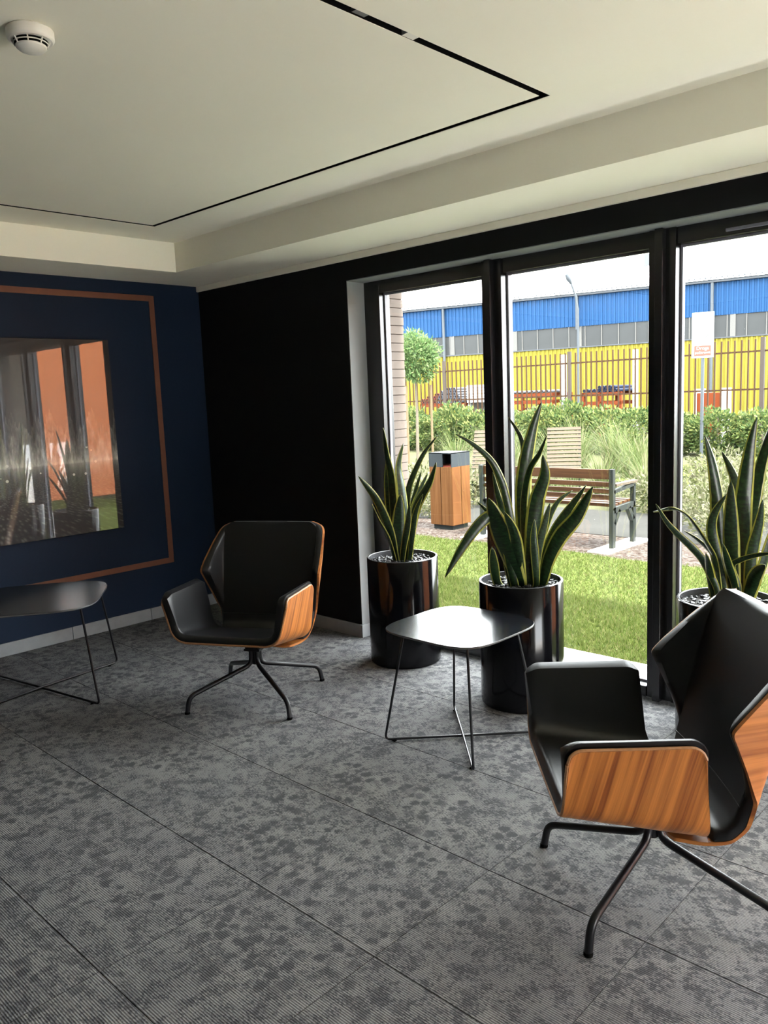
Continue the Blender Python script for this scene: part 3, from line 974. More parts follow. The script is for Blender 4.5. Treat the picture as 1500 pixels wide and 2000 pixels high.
# ================================================================== POTTED PLANTS
PLANTS = [
  ((2.12, -0.15), 0.7445, [
    ([(-0.025,0.021,0.633),(-0.042,0.031,0.893),(-0.049,0.045,1.089),(-0.07,0.062,1.238),(-0.081,0.081,1.385)], 0.0312),
    ([(-0.04,0.035,0.636),(-0.059,0.051,0.761),(-0.096,0.076,0.88),(-0.149,0.104,1.002),(-0.23,0.135,1.119)], 0.0266),
    ([(-0.052,0.042,0.638),(-0.08,0.071,0.75),(-0.125,0.113,0.857),(-0.158,0.162,0.96)], 0.0187),
    ([(-0.026,-0.007,0.618),(-0.045,-0.012,0.826),(-0.061,-0.019,1.023),(-0.07,-0.027,1.187)], 0.0375),
    ([(-0.014,0.007,0.62),(0.022,0.01,0.857),(0.016,0.015,1.024),(0.004,0.021,1.159),(0.032,0.027,1.288)], 0.0422),
    ([(0.014,-0.035,0.611),(0.03,-0.047,0.818),(0.049,-0.065,0.998),(0.087,-0.086,1.101),(0.152,-0.11,1.218),(0.238,-0.135,1.319)], 0.0203),
    ([(0.034,0.014,0.62),(0.059,0.021,0.797),(0.096,0.03,0.932),(0.171,0.042,1.059),(0.215,0.054,1.174)], 0.0344),
    ([(0.029,-0.021,0.619),(0.061,-0.035,0.834),(0.112,-0.056,0.981),(0.174,-0.081,1.107)], 0.025),
    ([(0.02,-0.042,0.615),(0.063,-0.071,0.874),(0.096,-0.113,0.997),(0.135,-0.162,1.107)], 0.0187),
    ([(-0.017,0.032,0.619),(-0.014,0.053,0.775),(-0.006,0.085,0.899),(0.003,0.121,1.007)], 0.0437),
    ([(0.046,0.032,0.623),(0.066,0.053,0.772),(0.088,0.085,0.896),(0.131,0.121,1.002)], 0.0187),
    ([(0.001,0.042,0.621),(0.016,0.071,0.716),(0.041,0.113,0.842),(0.053,0.162,0.952)], 0.0203)]),
  ((3.035, -0.275), 0.597, [
    ([(0.033,-0.014,0.604),(0.022,-0.018,0.911),(0.025,-0.024,1.09),(0.037,-0.03,1.203),(0.059,-0.038,1.31),(0.083,-0.046,1.402),(0.116,-0.054,1.5)], 0.045),
    ([(-0.023,0.035,0.616),(-0.033,0.045,0.858),(-0.064,0.059,1.051),(-0.092,0.076,1.153),(-0.138,0.094,1.241),(-0.219,0.114,1.318),(-0.294,0.135,1.366)], 0.0204),
    ([(0.018,-0.035,0.605),(0.013,-0.047,0.906),(0.005,-0.065,1.085),(0.026,-0.086,1.237),(0.01,-0.11,1.333),(-0.047,-0.135,1.429)], 0.0191),
    ([(0.028,0.017,0.617),(0.017,0.024,0.918),(0.025,0.033,1.071),(0.053,0.043,1.184),(0.098,0.055,1.258),(0.135,0.068,1.343)], 0.0232),
    ([(0.048,0.021,0.613),(0.066,0.031,0.867),(0.088,0.045,1.033),(0.123,0.062,1.152),(0.114,0.081,1.252)], 0.045),
    ([(0.103,0.021,0.615),(0.133,0.031,0.726),(0.188,0.045,0.843),(0.273,0.062,0.95),(0.346,0.081,1.094)], 0.0409),
    ([(0.093,-0.01,0.61),(0.125,-0.015,0.742),(0.162,-0.023,0.844),(0.218,-0.031,0.939),(0.325,-0.04,1.088)], 0.03),
    ([(0.074,-0.035,0.607),(0.102,-0.051,0.779),(0.144,-0.076,0.916),(0.197,-0.104,1.004),(0.265,-0.135,1.051)], 0.0191),
    ([(0.068,0.007,0.609),(0.09,0.012,0.774),(0.121,0.019,0.903),(0.147,0.027,1.012)], 0.0259),
    ([(-0.013,0.038,0.606),(-0.055,0.065,0.752),(-0.101,0.103,0.894),(-0.145,0.148,1.056)], 0.0627),
    ([(-0.033,0.049,0.619),(-0.076,0.066,0.85),(-0.123,0.092,0.951),(-0.176,0.121,0.941),(-0.263,0.154,0.837),(-0.361,0.189,0.679)], 0.0313),
    ([(-0.053,0.014,0.616),(-0.094,0.021,0.842),(-0.137,0.03,0.947),(-0.166,0.042,0.987),(-0.202,0.054,1.025)], 0.0177),
    ([(-0.028,-0.028,0.607),(-0.064,-0.047,0.881),(-0.107,-0.075,1.048),(-0.131,-0.108,1.157)], 0.0204),
    ([(-0.114,0.028,0.615),(-0.126,0.06,0.695),(-0.135,0.108,0.812)], 0.0272),
    ([(0.007,0.045,0.608),(-0.01,0.077,0.749),(-0.03,0.122,0.884),(-0.071,0.175,0.992)], 0.0327),
    ([(0.077,0.042,0.612),(0.073,0.071,0.747),(0.067,0.113,0.856),(0.069,0.162,0.951)], 0.0232)]),
  ((3.984, -0.095), 0.3567, [
    ([(-0.026,0.01,0.67),(-0.038,0.014,0.874),(-0.044,0.02,1.031),(-0.051,0.026,1.109),(-0.069,0.033,1.219),(-0.099,0.04,1.337)], 0.0333),
    ([(0.009,-0.017,0.665),(0.01,-0.024,0.914),(0.016,-0.033,1.058),(0.022,-0.043,1.134),(0.001,-0.055,1.193),(-0.033,-0.068,1.261)], 0.0307),
    ([(0.051,0.007,0.673),(0.056,0.009,0.832),(0.056,0.013,1.031),(0.067,0.017,1.174),(0.08,0.022,1.296),(0.099,0.027,1.409)], 0.0384),
    ([(0.072,-0.014,0.67),(0.076,-0.019,0.872),(0.091,-0.026,1.026),(0.113,-0.035,1.168),(0.142,-0.044,1.304),(0.182,-0.054,1.435)], 0.032),
    ([(-0.034,0.028,0.674),(-0.053,0.036,0.799),(-0.084,0.047,0.867),(-0.121,0.06,0.931),(-0.167,0.075,0.997),(-0.226,0.091,1.029),(-0.3,0.108,1.017)], 0.0166),
    ([(-0.042,0.049,0.678),(-0.074,0.063,0.752),(-0.105,0.083,0.817),(-0.147,0.106,0.871),(-0.202,0.132,0.93),(-0.244,0.159,0.986),(-0.283,0.189,1.062)], 0.0166),
    ([(-0.026,0.007,0.669),(-0.04,0.01,0.765),(-0.068,0.015,0.826),(-0.12,0.021,0.881),(-0.177,0.027,0.924)], 0.0141),
    ([(-0.018,0.025,0.674),(-0.049,0.036,0.833),(-0.067,0.053,0.942),(-0.053,0.073,1.016),(-0.011,0.095,1.094)], 0.0256),
    ([(0.023,0.028,0.677),(0.012,0.047,0.837),(0.007,0.075,0.996),(0.006,0.108,1.153)], 0.0359),
    ([(0.083,0.017,0.678),(0.095,0.029,0.837),(0.119,0.047,0.972),(0.128,0.068,1.07)], 0.0282),
    ([(-0.059,0.035,0.674),(-0.072,0.076,0.761),(-0.086,0.135,0.85)], 0.0192),
    ([(0.047,0.045,0.682),(0.017,0.067,0.779),(0.048,0.098,0.818),(0.112,0.135,0.849),(0.176,0.175,0.868)], 0.0128),
    ([(0.09,0.042,0.684),(0.111,0.091,0.762),(0.139,0.162,0.815)], 0.0333),
    ([(0.031,0.042,0.676),(0.0,0.091,0.801),(-0.021,0.162,0.897)], 0.0179),
    ([(0.112,-0.007,0.674),(0.156,-0.012,0.831),(0.196,-0.019,0.985),(0.22,-0.027,1.115)], 0.0307)])]


def leaf_mesh(pts, w, twist, tw0, seed):
    r = random.Random(seed)
    P = [Vector(p) for p in pts]
    P = [Vector((P[0].x * 0.75, P[0].y * 0.75, 0.575))] + P if P[0].z > 0.585 else P
    Q = [P[0] + (P[0] - P[1])] + P + [P[-1] + (P[-1] - P[-2])]
    line = []
    for i in range(1, len(Q) - 2):
        for t in np.linspace(0, 1, 6, endpoint=False):
            a, b, c, d = Q[i - 1], Q[i], Q[i + 1], Q[i + 2]
            line.append(0.5 * ((2 * b) + (c - a) * t + (2 * a - 5 * b + 4 * c - d) * t * t + (3 * b - a - 3 * c + d) * t ** 3))
    line.append(P[-1])
    L = np.concatenate([[0], np.cumsum([(line[i + 1] - line[i]).length for i in range(len(line) - 1)])])
    sN = L / L[-1]
    vs, uv, fs = [], [], []
    nx = 7
    for i, p in enumerate(line):
        s = sN[i]
        t = (line[min(i + 1, len(line) - 1)] - line[max(i - 1, 0)]).normalized()
        ang = tw0 + twist * s
        face = Vector((math.sin(ang), math.cos(ang), 0.0))
        side = t.cross(face)
        if side.length < 0.2:
            side = t.cross(Vector((0.3, 0.6, 0.75)))
        side.normalize()
        up = side.cross(t)
        ww = w * min(1.0, 0.58 + 0.75 * s) * max(0.0, 1 - s ** 3.4) ** 0.75 + 0.0012
        for k in range(nx):
            u = k / (nx - 1) * 2 - 1
            vs.append((p + side * u * ww + up * (0.30 * ww * (abs(u) ** 1.6))) [:])
            uv.append((k / (nx - 1), s))
    for i in range(len(line) - 1):
        for k in range(nx - 1):
            a = i * nx + k
            fs.append((a, a + 1, a + nx + 1, a + nx))
    return vs, fs, uv

def pebble_mesh():
    r = random.Random(3)
    mb = MB()
    ico = bmesh.new()
    bmesh.ops.create_icosphere(ico, subdivisions=1, radius=1.0)
    iv = [v.co.copy() for v in ico.verts]
    ico.verts.index_update()
    jf = [[v.index for v in f.verts] for f in ico.faces]
    ico.free()
    for k in range(210):
        rr, a = 0.188 * math.sqrt(r.random()), r.random() * 2 * PI
        sx, sy, sz = r.uniform(.008, .016), r.uniform(.006, .010), r.uniform(.004, .007)
        m = Matrix.Translation((rr * math.cos(a), rr * math.sin(a), 0.598 + r.uniform(0, .008))) @ Matrix.Rotation(r.random() * PI, 4, 'Z') @ Matrix.Rotation(r.uniform(-.4, .4), 4, 'X')
        mb.add([(m @ Vector((v.x * sx, v.y * sy, v.z * sz)))[:] for v in iv], jf)
    return mb

PLANT_LABELS = ['smaller snake plant in a black pot beside the window recess corner',
                'tall snake plant in a black pot behind the small square table',
                'snake plant in a black pot partly hidden by the nearest chair']
peb_me = None
for pi, (pc, pang, leaves) in enumerate(PLANTS):
    root = thing('potted_snake_plant', PLANT_LABELS[pi], 'potted plant', (pc[0], pc[1], 0), pang, 'snake plants along the window')
    H, RR = 0.627, 0.209
    pot = MB().lathe([(0.0, 0.0), (RR - .006, 0.0), (RR - .001, 0.005), (RR, 0.02), (RR, H - .004), (RR - .002, H - .001)], 72).build('pot', M['pot'], root, True)
    MB().lathe([(RR - .002, H - .001), (RR - .004, H), (RR - .011, H), (RR - .013, H - .002), (RR - .013, 0.58)], 72).build('rim', M['pot_rim'], pot, True)
    MB().lathe([(RR - .013, 0.592), (0.0, 0.596)], 40).build('soil', M['soil'], root)
    if peb_me is None:
        po = pebble_mesh().build('pebbles', M['pebble'], root)
        peb_me = po.data
    else:
        po = from_me('pebbles', peb_me, root, rz=pi * 1.1)
    po['kind'] = 'stuff'
    for li, (pts, w) in enumerate(leaves):
        r = random.Random(pi * 50 + li)
        # the depth axis points to the room side of the plant
        loc_pts = [(u, -d, z) for u, d, z in pts]
        vs, fs, uv = leaf_mesh(loc_pts, w * 1.04, r.uniform(-.7, .7), r.uniform(-.75, .75), li)
        o = mesh_obj('leaf', vs, fs, M['leaf'], root, True, uv)
        sm = o.modifiers.new('thickness', 'SOLIDIFY')
        sm.thickness = 0.0022
        sm.offset = 0

# ================================================================== OUTDOORS: ground
def slab(name, mat, label, cat, x0, x1, y0, y1, z0, z1):
    return struct(MB().box(x0, x1, y0, y1, z0, z1), name, mat, label, cat)
slab('ground', M['bed'], 'pale ground of planting beds between the paths', 'ground', -60, 40, 0.54, 70, -0.40, -0.115)
slab('plinth_strip', M['concrete'], 'white concrete strip along the outside of the window', 'paving', -4, 9.6, 0.24, 0.66, -0.30, -0.030)
slab('bounce_slab', M['concrete'], 'pale concrete slab added out of view to bounce daylight indoors', 'paving', 7.9, 20, -9.0, 0.50, -0.30, -0.032)  # unseen pale slab, added to throw daylight up into the room

def wavy_sheet(name, mat, label, cat, x0, x1, fy0, fy1, z0, z1, n=60):
    xs = np.linspace(x0, x1, n)
    out = [(x, fy0(x)) for x in xs] + [(x, fy1(x)) for x in xs[::-1]]
    return struct(MB().prism(out, z0, z1), name, mat, label, cat)
wob = lambda x: 0.035 * math.sin(2.3 * x) + 0.02 * math.sin(6.1 * x + 1)
lawn = wavy_sheet('lawn', M['lawn'], 'mown green lawn right outside the window', 'lawn', -9, 9.5, lambda x: 0.66, lambda x: 3.55 + wob(x), -0.30, -0.085)
wavy_sheet('gravel_strip', M['gravel'], 'strip of pinkish gravel behind the lawn', 'gravel', -9, 6, lambda x: 3.50 + wob(x), lambda x: 4.66, -0.30, -0.095)
slab('footpath', M['paving'], 'pale grey footpath in front of the bench', 'paving', -9, 5, 4.64, 6.35, -0.30, -0.090)
slab('back_lawn', M['lawn'], 'sunny lawn before the hedge', 'lawn', -1.9, 12, 9.8, 15.6, -0.30, -0.105)
slab('yard', M['paving'], 'pale yard behind the fence', 'paving', -40, 20, 17.6, 29.5, -0.30, -0.105)

# short grass blades (uncountable)
def blades(n, x0, x1, y0, y1, z, h0, h1, seed):
    g = np.random.default_rng(seed)
    x = g.uniform(x0, x1, n); y = g.uniform(y0, y1, n)
    keep = y < 3.54 + 0.035 * np.sin(2.3 * x) + 0.02 * np.sin(6.1 * x + 1)
    x, y = x[keep], y[keep]
    n = len(x)
    a = g.uniform(0, 2 * PI, n); h = g.uniform(h0, h1, n); w = g.uniform(.0025, .0050, n)
    lean = g.uniform(.005, .04, n); b = g.uniform(0, 2 * PI, n)
    V = np.empty((n, 3, 3))
    V[:, 0] = np.stack([x - np.cos(a) * w, y - np.sin(a) * w, np.full(n, z)], 1)
    V[:, 1] = np.stack([x + np.cos(a) * w, y + np.sin(a) * w, np.full(n, z)], 1)
    V[:, 2] = np.stack([x + np.cos(b) * lean, y + np.sin(b) * lean, z + h], 1)
    return V.reshape(-1, 3), np.arange(3 * n).reshape(-1, 3)
v1, f1 = blades(52000, 0.6, 4.6, 0.66, 2.0, -0.086, .015, .048, 1)
v2, f2 = blades(46000, -1.6, 4.4, 1.8, 3.62, -0.086, .015, .042, 2)
tag(mesh_obj('lawn_grass', np.concatenate([v1, v2]), np.concatenate([f1, f2 + len(v1)]), M['blade']), 'short grass blades covering the lawn', 'grass', kind='stuff')

# ------------------------------------------------------------------ leaf clouds
def leaf_cloud(n, seed, rx, ry, rz, size, shell=0.55, droop=0.0, aspect=0.45):
    """n small leaves spread through an uneven ellipsoid standing on z = 0"""
    g = np.random.default_rng(seed)
    d = g.normal(size=(n, 3)); d /= np.linalg.norm(d, axis=1, keepdims=True)
    lump = 1 + 0.16 * np.sin(d[:, 0] * 5 + seed) * np.cos(d[:, 2] * 6 + seed * 2) + 0.10 * np.sin(d[:, 1] * 9 + d[:, 2] * 7)
    r = (shell + (1 - shell) * g.random(n) ** 0.5) * lump
    c = d * r[:, None] * np.array([rx, ry, rz]) + np.array([0, 0, rz])
    c[:, 2] = np.maximum(c[:, 2], 0.03)
    t = d + g.normal(size=(n, 3)) * 0.7 + np.array([0, 0, 0.45 - droop])
    t /= np.linalg.norm(t, axis=1, keepdims=True)
    s = np.cross(t, g.normal(size=(n, 3))); s /= np.linalg.norm(s, axis=1, keepdims=True)
    L = size * g.uniform(.6, 1.3, n)[:, None]
    V = np.empty((n, 4, 3))
    V[:, 0] = c
    V[:, 1] = c + t * L * .5 + s * L * aspect * .5
    V[:, 2] = c + t * L
    V[:, 3] = c + t * L * .5 - s * L * aspect * .5
    return V.reshape(-1, 3), np.arange(4 * n).reshape(-1, 4)

def tuft(n, seed, h, spread, w, plume=0):
    g = np.random.default_rng(seed)
    V, F = [], []
    for i in range(n):
        a = g.uniform(0, 2 * PI); r0 = g.uniform(0, spread * .22)
        hh = h * g.uniform(.55, 1.1); out = spread * g.uniform(.25, 1.0); bend = g.uniform(.2, 1.0)
        ca, sa = math.cos(a), math.sin(a)
        base = len(V)
        for k in range(4):
            t = k / 3
            rr = r0 + out * t ** 1.8
            z = hh * (t - 0.35 * bend * t ** 3)
            ww = w * (1 - t) + .0008
            V.append((rr * ca - sa * ww, rr * sa + ca * ww, z))
            V.append((rr * ca + sa * ww, rr * sa - ca * ww, z))
        for k in range(3):
            F.append((base + 2 * k, base + 2 * k + 1, base + 2 * k + 3, base + 2 * k + 2))
    return V, F

hm = []
for sd_ in range(4):
    v, f = leaf_cloud(3600, 20 + sd_, .80, .62, .62, .115, 0.55)
    o = mesh_obj('foliage', v, f, M['hedge']); hm.append(o.data); bpy.data.objects.remove(o)
twig = MB().tube([(0, 0, 0), (0.02, 0.01, 0.9)], [0.03, 0.012], 6)
tw = twig.build('stem', M['bark']); twig_me = tw.data; bpy.data.objects.remove(tw)
HEDGE = [(-12.02, 'nearest the brick pier behind the tree trunk'), (-11.04, 'just right of the young tree'), (-10.06, 'above the litter bin'), (-9.08, 'at the left edge of the first mullion'),
         (-8.10, 'at the right edge of the first mullion'), (-7.12, 'behind the tallest snake plant leaf'), (-6.14, 'behind the slatted lounger'), (-5.16, 'right of the slatted lounger'),
         (-4.18, 'left of the second mullion'), (-3.20, 'at the right edge of the second mullion'), (-2.22, 'right of the sign pole'), (-1.24, 'at the right edge of the photo')]
for hi, (hx, where) in enumerate(HEDGE):
    r = random.Random(hi)
    hz = r.uniform(0.86, 1.12) * (0.84 if hx > -3.6 else 0.98)
    root = thing('hedge_shrub', 'bushy green hedge shrub ' + where, 'shrub', (hx + r.uniform(-.05, .05), 15.75 + r.uniform(-.12, .12), -0.11), r.uniform(0, 6), 'shrubs of the garden hedge')
    from_me('foliage', hm[hi % 4], root, scale=(1.0, 1.0, hz))
    from_me('stem', twig_me, root)

rm = []
for sd_ in range(3):
    v, f = tuft(210, 40 + sd_, .85, .55, .006)
    o = mesh_obj('grass_tuft', v, f, M['reed']); rm.append(o.data); bpy.data.objects.remove(o)
TUFTS = [(-3.6, 7.2, 1.0, 'above the litter bin in the middle row'), (-2.75, 7.0, .95, 'between litter bin and first mullion in the front row'), (-2.9, 8.6, 1.1, 'right of the first mullion in the middle row'),
         (-1.95, 7.1, .9, 'right of the first mullion in the front row'), (-2.2, 9.2, 1.2, 'directly behind the slatted lounger'), (-0.72, 7.45, 1.05, 'at the right foot of the slatted lounger'),
         (-0.30, 8.1, 1.15, 'left of the second mullion in the middle row'), (0.10, 7.2, .95, 'left of the second mullion just above the bench armrest'), (-1.2, 6.9, .6, 'low at the left foot of the slatted lounger'),
         (-3.9, 9.0, 1.1, 'behind the first mullion in the middle row'), (-1.62, 6.75, .55, 'low right of the first mullion behind the bench'), (-0.95, 6.9, .7, 'low in front of the slatted lounger'),
         (-5.2, 9.6, 1.35, 'above the litter bin before the hedge'), (-4.6, 10.6, 1.4, 'right of the first mullion before the hedge'), (-3.2, 10.2, 1.4, 'left of the slatted lounger before the hedge'),
         (-2.5, 11.2, 1.5, 'right of the slatted lounger before the hedge'), (-1.75, 10.4, 1.45, 'midway between lounger and second mullion before the hedge'), (-1.1, 9.6, 1.3, 'left of the second mullion before the hedge'),
         (-3.7, 12.0, 1.5, 'behind the slatted lounger touching the hedge'), (-5.6, 11.6, 1.4, 'behind the first mullion touching the hedge'), (-2.7, 7.9, 1.2, 'right of the first mullion just behind the front row')]
for k, (x, y, s, where) in enumerate(TUFTS):
    o = from_me('ornamental_grass', rm[k % 3], None, (x, y, -0.115), k * 1.3, (s, s, s))
    tag(o, 'pale ornamental grass clump ' + where, 'grass', 'ornamental grass clumps')

sm_ = []
for sd_ in range(3):
    v, f = leaf_cloud(950, 60 + sd_, .45, .42, .27, .075, 0.35, 0.2, 0.35)
    o = mesh_obj('foliage', v, f, M['pale_shrub']); sm_.append(o.data); bpy.data.objects.remove(o)
SHR = [(0.55, 6.55, 1.0, 'at the left edge of the second mullion'), (0.95, 7.3, 1.1, 'under the sign pole in the middle of the bed'), (1.35, 6.5, .95, 'under the sign pole at the front of the bed'),
       (1.05, 8.3, 1.1, 'behind the right snake plant in the back row'), (1.75, 5.5, .9, 'left of the right snake plant nearest the path'), (2.0, 6.3, 1.0, 'at the right edge of the photo behind the plant'),
       (2.15, 4.85, .75, 'lowest behind the right snake plant'), (-1.85, 4.9, .8, 'touching the left side of the litter bin'), (-2.5, 5.3, 1.0, 'behind the left snake plant tips'),
       (-2.0, 6.0, 1.0, 'between litter bin and bench'), (-3.1, 6.1, 1.1, 'near the brick pier above the left plant'), (0.3, 9.3, 1.2, 'under the sign pole at the far lawn edge'), (0.0, 6.75, .7, 'behind the bench armrest')]
for k, (x, y, s, where) in enumerate(SHR):
    root = thing('variegated_shrub', 'low cream and green shrub ' + where, 'shrub', (x, y, -0.12), k * 0.9, 'cream variegated shrubs')
    from_me('foliage', sm_[k % 3], root, scale=(s, s, s))
    from_me('stem', twig_me, root, scale=(.3, .3, .3 * s))

# young tree with stakes
tr = thing('young_tree', 'young round-headed tree tied to stakes at the left of the view', 'tree', (-8.40, 12.0, -0.12))
v, f = leaf_cloud(5200, 81, .62, .60, .62, .11, 0.25, 0.5, 0.34)
o = mesh_obj('crown', v, f, M['tree_leaf'], tr); o.location = (0.0, 0, 2.05)
MB().tube([(0.0, 0, 0), (0.02, 0.01, 1.2), (0.0, 0, 2.6)], [0.045, 0.035, 0.02], 10).build('trunk', M['bark'], tr, True)
for dx, dy in ((-.38, -.1), (.05, -.40), (.30, .25)):
    MB().tube([(dx, dy, 0), (dx, dy, 1.95)], 0.030, 8).build('stake', M['stake'], tr, True)
MB().bar((-.38, -.1, 1.90), (.05, -.40, 1.90), 0.02, 0.06).build('tie_rail', M['stake'], tr)

# ------------------------------------------------------------------ litter bin
bn = thing('litter_bin', 'square litter bin with timber slats and grey steel hood', 'litter bin', (-1.052, 4.223, -0.095))
hw = 0.180
MB().box(-.150, .150, -.150, .150, 0.0, 0.055).build('foot', M['grey_steel'], bn)
MB().box(-.165, .165, -.165, .165, 0.055, 0.765).build('body', M['slot_black'], bn)
sw = 2 * hw / 2
for k in range(2):
    x0 = -hw + k * sw + .005
    for (a0, a1, b0, b1) in ((x0, x0 + sw - .010, -hw, -hw + .016), (x0, x0 + sw - .010, hw - .016, hw), (-hw, -hw + .016, x0, x0 + sw - .010), (hw - .016, hw, x0, x0 + sw - .010)):
        MB().box(a0, a1, b0, b1, 0.058, 0.778, 0.002).build('slat', M['bin_wood'], bn)
hd = MB()
hd.box(-hw, 0.035, -hw, -hw + .010, 0.778, 0.952)
hd.box(-hw, 0.035, hw - .010, hw, 0.778, 0.952)
hd.box(hw - .010, hw, -hw, hw, 0.778, 0.952)
hd.box(-hw, -hw + .010, -hw + .010, hw - .010, 0.778, 0.952)
hd.box(-hw, hw, -hw, hw, 0.942, 0.952)
hd.build('hood', M['blue_steel'], bn)
MB().box(-.165, .165, -.165, .165, 0.765, 0.790).build('rim_plate', M['pipe_red'], bn)

# ------------------------------------------------------------------ bench, seen from behind
BX0, BX1 = -0.35, 1.300
be = thing('park_bench', 'timber park bench with grey cast legs, seen from behind', 'bench', ((BX0 + BX1) / 2, 3.95, -0.085))
hl = (BX1 - BX0) / 2
for z0, z1, y in ((0.715, 0.815, 0.0), (0.635, 0.685, 0.012), (0.565, 0.610, 0.028), (0.500, 0.545, 0.045)):
    MB().box(-hl + .02, hl - .02, y, y + .030, z0, z1, 0.003).build('back_slat', M['bench_wood'], be)
for k in range(4):
    y = 0.09 + k * 0.095
    MB().box(-hl + .02, hl - .02, y, y + .080, 0.425 - .008 + k * .006, 0.460 - .008 + k * .006, 0.003).build('seat_slat', M['bench_wood'], be)
for sx in (-1, 1):
    x = sx * hl
    fr_ = thing_part = bpy.data.objects.new('end_frame', None)
    # side frame outline with two openings, as flat bars
    mb = MB()
    w = 0.045
    mb.bar((x, 0.0, 0.0), (x, 0.005, 0.42), w, 0.060, (0, 1, 0))
    mb.bar((x, 0.005, 0.40), (x, -0.005, 0.822), w, 0.052, (0, 1, 0))
    mb.bar((x, 0.455, 0.0), (x, 0.450, 0.40), w, 0.058, (0, 1, 0))
    mb.bar((x, 0.450, 0.38), (x, 0.455, 0.62), w, 0.040, (0, 1, 0))
    mb.bar((x, 0.0, 0.395), (x, 0.455, 0.415), w, 0.060)
    mb.bar((x, 0.0, 0.585), (x, 0.470, 0.628), w, 0.034)
    mb.bar((x, 0.02, 0.25), (x, 0.13, 0.39), w, 0.05)
    mb.bar((x, 0.435, 0.25), (x, 0.335, 0.39), w, 0.05)
    bpy.data.objects.remove(fr_)
    mb.build('end_frame', M['grey_steel'], be)
    MB().box(x - .032, x + .032, 0.035, 0.50, 0.640, 0.668, 0.004).build('armrest', M['lounger_wood'], be)
    MB().box(x - .14, x + .10, -0.26, 0.70, -0.03, 0.002).build('foot_slab', M['concrete'], be, label='concrete foot slab')

# ------------------------------------------------------------------ slatted loungers
def lounger(label, x, y, rz):
    root = thing('slatted_lounger', label, 'lounger', (x, y, -0.115), rz, 'slatted garden loungers')
    for k in range(13):
        t = k / 12
        MB().box(-.27, .27, -0.012, 0.012, -0.026, 0.026, 0.003).build('slat', M['lounger_wood'], root).matrix_local = Matrix.Translation((0, 0.62 - 0.42 * (1 - t), 0.32 + 0.73 * t)) @ Matrix.Rotation(-0.52, 4, 'X')
    for k in range(9):
        t = k / 8
        MB().box(-.27, .27, -.035, .035, -0.012, 0.012, 0.003).build('seat_slat', M['lounger_wood'], root).location = (0, 0.30 + 0.75 * t - .12, 0.30 + 0.10 * t)
    for sx in (-1, 1):
        MB().tube([(sx * .24, 0.19, 0.30), (sx * .24, 0.645, 1.06)], 0.014, 8).build('side_rail', M['grey_steel'], root, True)
        MB().tube([(sx * .24, 0.25, 0.0), (sx * .24, 0.22, 0.32), (sx * .24, 0.95, 0.38), (sx * .24, 0.92, 0.0)], 0.016, 8, .05).build('leg_frame', M['grey_steel'], root, True)
    return root
lounger('slatted timber lounger standing in the grasses behind the bench', -1.38, 7.45, math.radians(30))
lounger('slatted timber lounger mostly hidden by the first window mullion', -2.30, 6.62, math.radians(25))

# ------------------------------------------------------------------ sign on a pole
sg = thing('road_sign', 'tall white sign with a pale ring and faded red panel on a pole', 'sign', (-2.27, 14.93, -0.11), math.radians(15))
MB().tube([(0, 0.03, 0), (0, 0.03, 3.2)], 0.038, 14).build('pole', M['galv'], sg, True)
bd = MB().box(-0.235, 0.235, -0.012, 0.0, 2.27, 3.285, 0.006).build('board', M['white_paint'], sg)
mb = MB()
ring = [(0.155 * math.cos(a), -0.0135, 2.93 + 0.215 * math.sin(a)) for a in np.linspace(0, 2 * PI, 41)]
MB().tube(ring, 0.010, 6).build('ring', M['sign_grey'], bd, True)
MB().box(-0.18, 0.18, -0.0145, -0.012, 2.315, 2.545).build('red_panel', M['sign_red'], bd)
def text(body, size, loc, parent, mat, name='lettering'):
    cu = bpy.data.curves.new(name, 'FONT')
    cu.body = body; cu.size = size; cu.align_x = 'CENTER'; cu.extrude = 0.0008
    o = bpy.data.objects.new(name, cu)
    COL.objects.link(o)
    dg = bpy.context.evaluated_depsgraph_get()
    me = bpy.data.meshes.new_from_object(o.evaluated_get(dg))
    bpy.data.objects.remove(o)
    me.materials.clear(); me.materials.append(mat)
    q = bpy.data.objects.new(name, me)
    COL.objects.link(q)
    q.parent = parent
    q.location = loc
    q.rotation_euler = (PI / 2, 0, 0)
    return q
text('Droga', 0.105, (0, -0.0155, 2.455), bd, M['white_paint'])
text('po\u017carowa', 0.080, (0, -0.0155, 2.365), bd, M['white_paint'])

# ------------------------------------------------------------------ fence
fe = thing('picket_fence', 'rust-brown steel bar fence behind the hedge', 'fence', (-5.0, 18.0, -0.11), math.radians(2))
pm = MB().box(-.019, .019, -.014, .014, 0.10, 2.76)
pk = pm.build('picket', M['fence'], fe); pk_me = pk.data; bpy.data.objects.remove(pk)
x = -17.6
while x < 3.6:
    if min(abs(x - p) for p in (-12.2, -7.14, -2.47, 2.97)) > 0.07:
        from_me('picket', pk_me, fe, (x, 0, 0))
    x += 0.1685
for p_ in (-12.2, -7.14, -2.47, 2.97):
    MB().box(p_ - .05, p_ + .05, -.04, .04, 0, 2.80).build('post', M['fence_post'], fe)
for z in (1.50, 2.46):
    MB().box(-17.7, 3.7, .014, .040, z - .022, z + .022).build('rail', M['fence'], fe)

